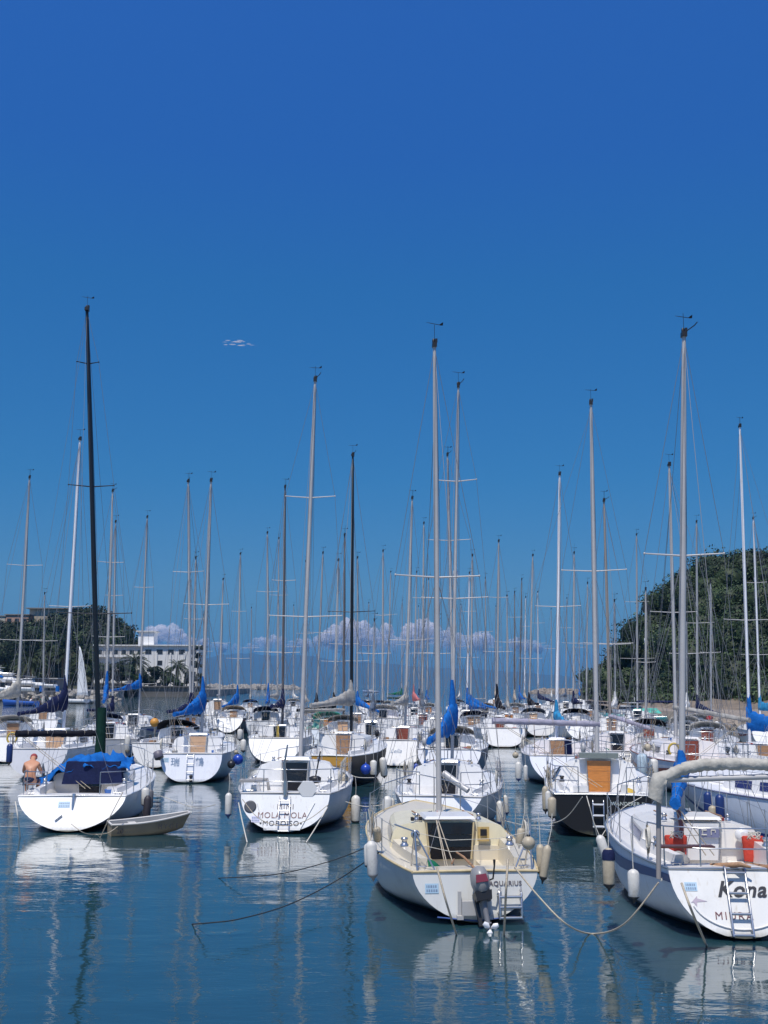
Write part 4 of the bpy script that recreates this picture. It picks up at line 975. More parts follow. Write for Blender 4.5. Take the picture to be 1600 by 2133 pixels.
for q in range(3):
    a = q*2.09+.4; d = Vector((cos(a), 0, sin(a))); n_ = Vector((-sin(a), 0, cos(a)))
    m.loft([[pc+d*.02+n_*x*.25+Vector((0,y,0)) for x, y in ((-.05,-.01),(.05,-.02),(.05,0),(-.05,.01))], [pc+d*.07+n_*x+Vector((0,y,0)) for x, y in ((-.05,-.02),(.05,-.03),(.05,-.02),(-.05,-.01))], [pc+d*.135+n_*x*.6+Vector((0,y,0)) for x, y in ((-.05,-.02),(.05,-.03),(.05,-.02),(-.05,-.01))]])
m.build('propeller', ALUW, om)
m = MB(); m.tube([o0+Vector((.1,.05,-.05)), o0+Vector((.22,.02,.0)), o0+Vector((.24,.0,.2)), o0+Vector((.24,0,.3))], [.015,.014,.014,.022], 6); m.build('tiller_handle', BLK, om)
cyl_on_bulkhead(A, -.66, A['bz']+.22, .085, STEEL, 'compass')
m = MB(); m.box((.62, A['by']-.03, A['bz']+.22), (.22,.03,.26)); o = child(m, 'instrument_panel', mat('yellowed_board', (.55,.38,.14), .5, var=.2, vscale=9), A)
m = MB(); m.box((.62, A['by']-.05, A['bz']+.25), (.12,.03,.12)); m.build('instrument', BLK, o)
m = MB(); m.tube([(-.30, .62,.86),(-.16,1.25,.83)], [.02,.015], 6); m.tube([(.05,.05,.80),(-.12,.5,.98),(-.2,.75,1.02)], [.022,.02,.016], 6); child(m, 'tiller', TEAK, A)
# corner rails: tripods of steel tube on each quarter
for sg in (1,-1):
    m = MB(); x = sg*hb0*.92; top_ = Vector((x*1.02,.30,fs+.62)); 
    for b in ((x,.12,fs),(x*.68,.10,fs),(x*1.03,.75,fs)): m.tube([top_, b], .014, 6)
    m.tube([top_, (sg*A['hb'](.16)*.95, 7.9*.16, fs+.62)], .014, 6); child(m, 'pushpit', STEEL, A)
m = MB()
for z in (.42,.60): m.tube([(-hb0*.9,.3,fs+z),(-.4,.15,fs+z-.10),(.4,.15,fs+z-.08),(hb0*.9,.3,fs+z)], .005, 4)
child(m, 'stern_lifeline', ROPEW, A)
m = MB()
for i in (0,1,4): m.tube([(-.28+i*.01, A['by']-.12, A['bz']+.48),(-.36+.04*i,.9,.72)], .010, 4)
m.tube([(-.36,.9,.72),(-.2,.88,.70),(-.3,.95,.74)], .03, 6); child(m, 'mainsheet', ROPET, A)
# Kona
K = make_yacht('white sailboat with Kona written on its stern, at the right edge in front', 1553, 1962, (1425,690), (1421,1575), L=7.9, B=2.72, sr=.76, k=.42, e0=1.0, fs=.98, fb=1.2, zt=.04,
    hull=(.72,.74,.76), trans=(.74,.73,.70), deck=(.76,.73,.68), cab=(.76,.73,.68), boot=(.03,.04,.06), stripe=((.07,.10,.2), .05, .13), mr=.078, spr=[(1158,82)], hero=True, cover='blue', cstyle='stack', boom=(2.4,-15,-.16), door='white', dw=.66, cabh=.42, cabw=.78, ladder=None, ms=.53, pushpit=True, toe=STEEL, winm=BLUEGLASS, boomz=.74)
text('Kona', .33, INK, K['root'], tmtx(K, .04, .70), shear=.32, bold=.008, sx=1.0, sp=1.08)
text('MIURA', .16, mat('maroon_lettering', (.16,.06,.07), .5), K['root'], tmtx(K, -.12, .34), sp=1.3)
sticker(K, -.72, .74, .19, .13)
m = MB(); m.add([(-.13,0,0),(.13,.02,0),(-.02,.06,0)], [(0,1,2)], False); m.add([(-.1,.02,.001),(-.02,.1,.001),(-.04,-.06,.001)], [(0,1,2)], False); o = child(m, 'pennant_mark', mat('faded_pink_mark', (.45,.38,.44), .5), K); o.data.transform(tmtx(K, -.62, .52, .006))
k, fs = K['k'], K['fs']; add_ladder(K['root'], -.03, k, fs, w=.30, z0=.05, z1=1.02, rungs=4, off=.09, r=.018)
m = MB(); n = 20; pts = [tpt(k, .72*K['hb'](0)*sin(a)*1.0, .62-.46*cos(a), .012) for a in [lerp(-1.25,1.25,i/n) for i in range(n+1)]]; m.tube(pts, .014, 5); child(m, 'transom_moulding', gel((.78,.76,.73)), K)
text('Maui', .11, INKW, K['root'], Matrix.Translation((-K['hb'](.06)-.012, .62, .80)) @ Matrix(((0,0,-1,0),(-1,0,0,0),(0,1,0,0),(0,0,0,1))), name='side_lettering', shear=.3)
for x in (-.46, .88):
    m = MB(); y = K['by']-.12; z = K['bz']+.02; rings = []
    for i in range(6):
        s = i/5; hw = lerp(.17,.20,s); rings.append([(x+cos(2*pi*q/12)*hw, y+sin(2*pi*q/12)*(.07+.02*sin(i*2)), z-.22+.40*s+.015*sin(q*3+i)) for q in range(12)])
    m.loft(rings); bg_ = child(m, 'halyard_bag', canvas('scarlet', (.50,.06,.04)), K)
    m = MB()
    for q in range(5): m.tube([(x+.12*cos(a+q)*(.6+.1*q), y-.06, z+.20+.07*sin(a)) for a in [i*.7 for i in range(10)]], .008, 4)
    m.build('rope_coil', ROPEW, bg_)
m = MB(); m.lathe([(.13,0),(.13,.05),(.05,.08)], 18, (.72, K['by']-.02, K['bz']+.22), axis=(0,-1,.1)); child(m, 'vent_cover', gel(OFFW), K)
m = MB(); m.box((.14, K['by']-.07, K['bz']+.26), (.34,.01,.17)); o = child(m, 'notice', mat('notice_slate', (.18,.19,.30), .5), K)
m = MB(); m.tube([(0.020,K['by']-.08,K['bz']+.22),(0.020,K['by']-.08,K['bz']+.30)], .01, 4); m.tube([(0.000,K['by']-.08,K['bz']+.30),(0.090,K['by']-.08,K['bz']+.30)], .01, 4); m.tube([(0.000,K['by']-.08,K['bz']+.22),(0.090,K['by']-.08,K['bz']+.22)], .01, 4); m.tube([(0.170,K['by']-.08,K['bz']+.30),(0.170,K['by']-.08,K['bz']+.22)], .01, 4); m.tube([(0.170,K['by']-.08,K['bz']+.30),(0.240,K['by']-.08,K['bz']+.30),(0.240,K['by']-.08,K['bz']+.26)], .01, 4); m.build('lettering', INKW, o)
m = MB(); m.tube([(-.36, K['by']-.16, K['bz']-.1), (-.34, K['by']-.05, K['bz']+.35), (-.34, K['by']+.15, K['bz']+.60)], .04, 8); child(m, 'boom_vang', mat('rust_red_tube', (.30,.09,.05), .5), K)
m = MB(); m.tube([(-.33, .62, 1.0), (.05, .30, 1.08), (.2,.25,1.05)], [.05,.045,.02], 6, flat=.6); m.tube([(.3,.9,1.0),(.55,.35,1.02)], [.03,.05], 6); child(m, 'tiller', TEAK, K)
m = MB(); m.box((-.72, .62, fs+.32), (.9,.22,.03), rot=Matrix.Rotation(.08,3,'Z')); child(m, 'stern_seat', mat('dark_mahogany', (.10,.04,.03), .4), K)
p0 = wpt(K, 1372, 1830, 16.0); p1 = wpt(K, 1372, 1632, 16.0)
m = MB(); m.tube([p0, p1], .035, 8); m.lathe([(.05,0),(.05,.05),(.02,.07)], 10, p1); child(m, 'support_post', mat('weathered_post', (.30,.27,.25), .6), K)
# long covered spar on the post
p0 = at_y(1378,1622,15.9); p1 = at_y(1800,1612,15.9); n = 90; rings = []
rn = random.Random(4)
for i in range(n+1):
    s = i/n; c = p0.lerp(p1, s)+Vector((0,0,.13*sin(min(1,s*5)*pi/2)+.05*sin(s*5)))
    r = .080+.006*sin(i*1.9)+rn.uniform(-.004,.004); ring = []
    for q in range(16):
        a = 2*pi*q/16; w_ = 1+.20*mnoise.noise(Vector((cos(a)*1.5, sin(a)*1.5+i*.12, i*.21)))+.07*mnoise.noise(Vector((cos(a)*4, sin(a)*4, i*1.3))); ring.append(c+Vector((-.3*sin(a)*r*w_ if i % 5 == 0 else 0, cos(a)*r*w_, sin(a)*r*1.05*w_)))
    rings.append(ring)
drop = []
for i, (dx, dz, r) in enumerate(((-.10,-.24,.095),(-.075,-.14,.10),(-.045,-.05,.10),(-.01,.02,.10))): drop.append([p0+Vector((dx+sin(2*pi*q/16)*-.085*1.2, cos(2*pi*q/16)*r, dz+sin(2*pi*q/16)*r*.55+(-.06 if i == 0 else 0))) for q in range(16)])
m = MB(); m.loft(drop+rings[1:]); sp_ = empty('covered_spar', p0)
o = m.build('canvas_cover', CV['beige'], sp_, loc=-p0)
m = MB(); m.tube([p0+Vector((-.03,0,-.02)), p1], .04, 8); m.build('spar', ALU, sp_, loc=-p0)
tag(sp_, 'long boom in a wrinkled beige canvas cover, lying across the front right boat', 'covered boom')
# Mola Mola
Mo = make_yacht('white sailboat lettered MOLA MOLA and MOROISO on its stern, middle left', 590, 1738, (657,787), (632,1430), L=8.6, B=3.15, sr=.74, k=.38, e0=.95, fs=.98, fb=1.2, zt=.06,
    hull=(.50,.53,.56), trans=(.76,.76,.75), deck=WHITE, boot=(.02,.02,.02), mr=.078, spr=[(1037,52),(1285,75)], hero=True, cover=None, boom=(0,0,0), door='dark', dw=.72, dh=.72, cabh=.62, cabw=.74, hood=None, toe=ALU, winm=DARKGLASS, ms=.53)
text('MINI', .19, INKG, Mo['root'], tmtx(Mo, .02, .66), sp=1.2)
text('MOLA MOLA', .22, mat('rust_lettering', (.22,.12,.11), .5), Mo['root'], tmtx(Mo, -.05, .45), sp=1.1, sx=.95)
text('\u2022MOROISO\u2022', .19, INK, Mo['root'], tmtx(Mo, -.08, .255), sp=1.15)
sticker(Mo, -.74, .36, .22, .16, mat('sticker_white_violet', (.6,.58,.72), .5))
cyl = MB(); cyl.lathe([(.16,0),(.16,.015),(.13,.018)], 22, tpt(Mo['k'], -.90, .66, .0), axis=(0,-1,Mo['k'])); child(cyl, 'transom_vent', mat('dark_rubber', (.04,.045,.06), .5), Mo)
add_ladder(Mo['root'], .0, Mo['k'], Mo['fs'], w=.28, z0=.04, z1=.9, rungs=4, off=.08)
m = MB(); m.tube([(.0,.35,1.2),(-.03,.28,1.75),(.05,.22,2.25)], [.05,.035,.02], 8); m.tube([(-.0,.3,.95),(0,.32,1.3)], .06, 8); child(m, 'steering_vane', STEEL, Mo)
m = MB(); z = .02
pts = [tpt(Mo['k'], x, z_, .012) for x, z_ in ((-.72,.74),(-.5,.10),(.42,.10),(.78,.76))]; m.tube(pts, .014, 5); child(m, 'transom_moulding', gel((.78,.77,.75)), Mo)
m = MB(); m.loft([[(Mo['hb'](.08)*.45+cos(a)*.26, .42, 1.06+.06+sin(a)*.22) for a in [2*pi*q/6 for q in range(6)]], [(Mo['hb'](.08)*.45+cos(a)*.26, .34, 1.05+.06+sin(a)*.22) for a in [2*pi*q/6 for q in range(6)]]], smooth=False); child(m, 'life_buoy_case', gel(OFFW), Mo)
m = MB(); m.tube([(-.9,1.0,1.30),(-.55,.95,1.30),(-.5,.95,1.02)], .045, 6); m.box((-.95,.8,1.28), (.62,.5,.06)); child(m, 'stern_seat', mat('grey_weathered_seat', (.30,.29,.28), .7), Mo)
m = MB(); 
for q in range(9): m.tube([(1.30+.05*sin(q), 2.2+q*.30, 1.05+.0*q), (1.36, 2.2+q*.30, 1.68)], .008, 4)
for q in range(8): m.tube([(1.32, 2.2, 1.08+q*.08), (1.42,4.6,1.12+q*.08)], .007, 4)
child(m, 'safety_net', ROPEW, Mo)
m = MB(); m.lathe([(.045,-.1),(.16,-.07),(.17,.06),(.1,.1)], 14, (.62, Mo['by']-.5, 1.18)); m.tube([(.62, Mo['by']-.5, 1.2),(.75, Mo['by']-.4, 1.95)], .02, 6); child(m, 'rope_reel', BLK, Mo)
# racing boat on the left with the black mast
C = make_yacht('white racing sailboat with very tall black mast and a man aboard, front left', 140, 1736, (181,640), (207,1575), L=9.6, B=3.15, sr=.88, k=.55, e0=1.15, fs=.88, fb=1.15, zt=.04,
    hull=(.70,.70,.70), trans=(.82,.81,.79), deck=(.80,.78,.75), boot=(.02,.02,.02), mastm=BLACKM, mr=.095, spr=[(758,23),(1014,47),(1279,75)], hero=True, cover='black', cstyle='roll', boom=(2.6,-52,.02), door='dark', dw=.7, cabh=.40, cabw=.72, ms=.50, toe=gel(WHITE), boomz=1.0, ladder=None)
sticker(C, -.18, .68, .3, .17)
m = MB(); m.tube([(.05,.25,.25),(.05,.45,.95)], [.03,.05], 6); m.tube([tpt(C['k'],-.35,.3,.03),tpt(C['k'],-.2,.42,.03)], .03, 6); child(m, 'rudder_fitting', STEEL, C)
m = MB(); bz = C['bz']; rows = []
m.box((.1, C['by']+.25, bz+.38), (1.7, 1.2, .62), taper=.88); child(m, 'spray_hood', CV['navy'], C)
rn = random.Random(9); m = MB(); rows = []
for i in range(41):
    s = i/40; rows.append([Vector((lerp(-1.5, 1.15, s)+.10*mnoise.noise(Vector((i*.3,q*.4,1))), C['by']+.2+lerp(-.5,.55,q/18)+.12*mnoise.noise(Vector((i*.25,q*.3,5))), bz+.72+.20*sstep(s*1.6)-1.0*max(0,.34-s)*1.7+.22*mnoise.noise(Vector((i*.17,q*.2,9)))+.11*mnoise.noise(Vector((i*.55,q*.6,3)))-.30*abs(q-9)/9-.12*s)) for q in range(19)])
m.loft(rows, closed=False, caps=False); o = m.build('blue_tarpaulin', CV['blue'], C['root']); s_ = o.modifiers.new('t','SOLIDIFY'); s_.thickness = .015
m = MB(); m.tube([(0,4.75,1.2),(0,4.75,3.1)], [.19,.15], 12, flat=.9); child(m, 'mast_boot_cover', CV['dgreen'], C)
# OR boat behind Aquarius
O = make_yacht('white sailboat with a black door and round grey stern vent, just behind the cream one', 915, 1742, (955,800), (944,1475), L=8.6, B=3.0, sr=.72, k=.30, e0=1.55, fs=.95, fb=1.15, zt=.02,
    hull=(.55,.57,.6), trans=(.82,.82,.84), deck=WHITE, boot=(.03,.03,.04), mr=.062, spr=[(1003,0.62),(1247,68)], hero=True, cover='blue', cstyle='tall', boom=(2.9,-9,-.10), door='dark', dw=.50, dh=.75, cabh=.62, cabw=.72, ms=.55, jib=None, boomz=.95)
cyl = MB(); cyl.lathe([(.17,0),(.17,.015),(.13,.018)], 22, tpt(O['k'], -.68, .60, 0), axis=(0,-1,O['k'])); child(cyl, 'transom_vent', mat('dark_rubber', (.04,.045,.06), .5), O)
text('O r', .16, INKW, O['root'], Matrix.Translation((-.02, O['by']-.04+.06, O['bz']+.42)) @ Matrix.Rotation(radians(90-6), 4, 'X'))
m = MB(); m.tube([(.10,.3,1.55),(.75,-.05,1.15)], [.09,.075], 12); child(m, 'lifting_arm', ALU, O)
# Wandeller
Wd = make_yacht('black hulled sailboat lettered WANDERER II with orange varnished door, right of centre', 1258, 1745, (1231,835), (1244,1560), L=8.8, B=3.05, sr=.80, k=.06, e0=.80, fs=1.04, fb=1.35, zt=.05,
    hull=(.012,.012,.013), trans=(.012,.012,.013), deck=WHITE, boot=(.16,.17,.16), stripe=((.7,.7,.66), .07, .105), mr=.085, spr=[(1190,66)], hero=True, cover='lav', cstyle='roll', boom=(3.1,-78,.03), door='varn', dw=.66, dh=.9, cabh=.66, cabw=.72, ms=.52, toe=STEEL, boomz=.95, hd=.7)
text('WANDERER II', .125, mat('pale_grey_lettering', (.5,.55,.5), .5), Wd['root'], tmtx(Wd, .62, .84), sp=1.1, bold=.001)
add_ladder(Wd['root'], -.12, Wd['k'], Wd['fs'], w=.27, z0=.24, z1=.92, rungs=3, off=.08, r=.018)
for i in range(3):
    m = MB(); z = lerp(.28, .82, i/2); m.box(tpt(Wd['k'], -.12, z, .085), (.25,.06,.035)); child(m, 'ladder_step', ALUW, Wd)
m = MB(); m.box((0, Wd['by']+.1, Wd['bz']+.78), (1.1,.35,.14)); child(m, 'hatch_garage', mat('grey_teal_board', (.16,.19,.18), .7), Wd)
m = MB(); m.box((-.55,.35,1.17), (.38,.3,.14)); child(m, 'stern_locker', gel(OFFW), Wd)
m = MB(); m.box((.55,.2,1.10), (.16,.10,.42)); child(m, 'stern_locker', gel(OFFW), Wd)
m = MB()
for i in range(70):
    t = .12+.3*rnd.random(); sg = rnd.choice((-1,1)); x = sg*Wd['hb'](t)*(.97+rnd.uniform(-.06,.02)); y = Wd['L']*t; z = 1.04+rnd.uniform(.0,.65); m.tube([(x,y,z),(x+rnd.uniform(-.07,.07),y+rnd.uniform(-.15,.15),z-rnd.uniform(.1,.35)),(x+rnd.uniform(-.1,.1),y+rnd.uniform(-.3,.3),z-rnd.uniform(.0,.3))], .011, 4)
child(m, 'hanging_ropes', ROPET, Wd)
# zuikaku
Z = make_yacht('white and grey sailboat with two large blue kanji on its stern and framed wooden door', 396, 1632, (440,998), (424,1430), L=8.8, B=3.05, sr=.78, k=.25, e0=.82, fs=1.10, fb=1.3, zt=.02,
    hull=(.30,.42,.48), trans=(.80,.81,.85), deck=WHITE, boot=(.04,.09,.12), mr=.085, spr=[(1260,46)], cover='blue', cstyle='tall', boom=(2.8,-19,-.06), door='pale', dw=.66, cabh=.55, ms=.53, ladder=-.03, boomz=1.05)
text('\u745e', .36, INKB, Z['root'], tmtx(Z, -.62, .78), bold=.004); text('\u9db4', .36, INKB, Z['root'], tmtx(Z, .32, .78), bold=.004)
sticker(Z, -1.0, .88, .26, .17)
for z in (.12,.26):
    m = MB(); m.lathe([(.07,0),(.07,.02),(.04,.03)], 12, tpt(Z['k'], .02, z, 0), axis=(0,-1,Z['k'])); child(m, 'exhaust_port', BLK, Z)
# right boat with blue stripe
Bs = make_yacht('white cruiser with blue waistline stripe and blue side windows, cut by the right edge', 1935, 1800, (2010,900), (2010,1430), L=8.0, B=2.9, sr=.8, k=.2, e0=.8, fs=1.15, fb=1.3, hull=(.66,.70,.76), deck=WHITE, boot=(.04,.06,.10), stripe=((.02,.04,.22), .30, .36), yaw=-.46, cover=None, boom=(0,0,0), door='white', cabh=.6, cabw=.72, winm=BLUEGLASS, toe=mat('navy_rubbing_strake', (.10,.11,.2), .5), mr=.07, ms=.5)
R3 = make_yacht('white sailboat with red gunwale line and white fenders, right of the black hull', 1497, 1660, (1394,965), (1408,1500), L=9.6, B=3.3, sr=.80, k=.22, e0=.95, fs=1.15, fb=1.4, hull=(.66,.68,.70), trans=(.80,.80,.84), deck=(.80,.76,.74), stripe=((.42,.12,.08), .12, .2), mr=.085, spr=[(1276,48)], cover='grey', cstyle='roll', boom=(3.4,36,-.12), door='red', cabh=.6, ladder=.1, ms=.54, toe=mat('mahogany', (.20,.05,.03), .4), boomz=1.2)
R3b = make_yacht('white sailboat with big bright blue sail cover at the right edge', 1655, 1632, (1541,885), (1561,1515), L=8.8, B=3.0, cover='blue', cstyle='tall', boom=(3.4,58,-.08), door='wood', mr=.08, spr=[(1292,48)], ms=.53, mastm=ALUW, boomz=.7)
By = make_yacht('black hulled sailboat with flat yellow varnished stern, behind the Mola boat', 683, 1640, (735,945), (732,1478), L=8.8, B=2.9, sr=.62, k=.02, e0=.62, fs=1.15, fb=1.45, zt=.1, hull=(.015,.013,.013), trans=(.50,.27,.05), deck=WHITE, cab=OFFW, boot=(.015,.013,.013), mastm=BLACKM, mr=.085, spr=[(1275,48)], cover='grey', cstyle='cone', boom=(2.8,-25,-.05), door='wood', cabh=.62, ms=.55, toe=gel(WHITE), boomz=1.3)
for z in (.36,.58,.80):
    m = MB(); m.box((0, .02*z-.008, z), (1.5,.012,.015)); child(m, 'plank_seam', TEAK, By)
Bl = make_yacht('slate blue hulled sailboat with wide dark toe rail, behind the black-door boat', 935, 1622, (932,945), (944,1480), L=8.8, B=3.15, sr=.85, k=.30, e0=1.0, fs=1.15, fb=1.35, hull=(.16,.19,.26), trans=(.80,.80,.82), deck=WHITE, mr=.07, spr=[(1126,44)], cover='navy', cstyle='cone', boom=(2.6,-4,0), door='dark', ms=.54, stripe=((.08,.09,.14), .03, .14), hood='grey')
Rb = make_yacht('white sailboat with half brown half blue door and slate hull, left of the black hull', 1168, 1637, (1166,985), (1160,1500), L=8.4, B=3.0, sr=.78, k=.34, e0=1.1, fs=1.1, fb=1.3, hull=(.36,.44,.50), trans=(.78,.79,.85), deck=(.80,.76,.75), mr=.085, mastm=ALUW, spr=[(1264,46)], cover='sky', cstyle='cone', boom=(2.7,8,0), door='wood', ms=.55, boot=(.05,.09,.12))
m = MB(); m.box((.42, Rb['by']-.06, Rb['bz']+.1), (.3,.05,.7)); child(m, 'blue_curtain', CV['navy'], Rb)
text('Al', .3, INKC, Rb['root'], tmtx(Rb, .1, .55), shear=.4)
Bd = make_yacht('white sailboat with pale plywood door and striped navy sail cover, behind the man', 70, 1622, (167,912), (137,1440), L=9.0, B=3.1, sr=.8, hull=(.60,.60,.62), mr=.09, mastm=ALUW, spr=[(1264,42)], cover='navy', cstyle='tall', boom=(2.7,-30,-.10), door='pale', dw=.8, fs=1.15, ms=.5, cabh=.62, boomz=1.0)
Wc = make_yacht('broad white sailboat with brown and blue door in the middle row', 828, 1598, (859,1035), (846,1465), L=9.0, B=3.1, sr=.84, k=.4, e0=.85, hull=WHITE, fs=1.2, fb=1.4, cover='grey', cstyle='cone', boom=(2.8,-10,0), door='red', mr=.085, spr=[(1334,38)], ms=.55, winm=DARKGLASS, boomz=1.2)
text('Lelia', .3, INKB, Wc['root'], tmtx(Wc, -.1, .72), shear=.35)
Nb = make_yacht('white sailboat with dark open door and yellow strap, left of the Mola mast', 571, 1592, (594,1012), (589,1450), L=8.8, B=3.2, sr=.82, k=.55, e0=.9, hull=(.5,.52,.55), trans=(.78,.78,.77), fs=1.2, fb=1.35, cover='navy', cstyle='cone', boom=(2.6,-8,0), door='dark', mastm=DARKM, mr=.08, spr=[(1210,24),(1360,34)], ms=.55, boomz=1.0)
m = MB(); m.box((-.1, Nb['by']-.1, Nb['bz']+.1), (.14,.03,.95)); child(m, 'yellow_strap', mat('yellow_webbing', (.55,.38,.06), .8), Nb)
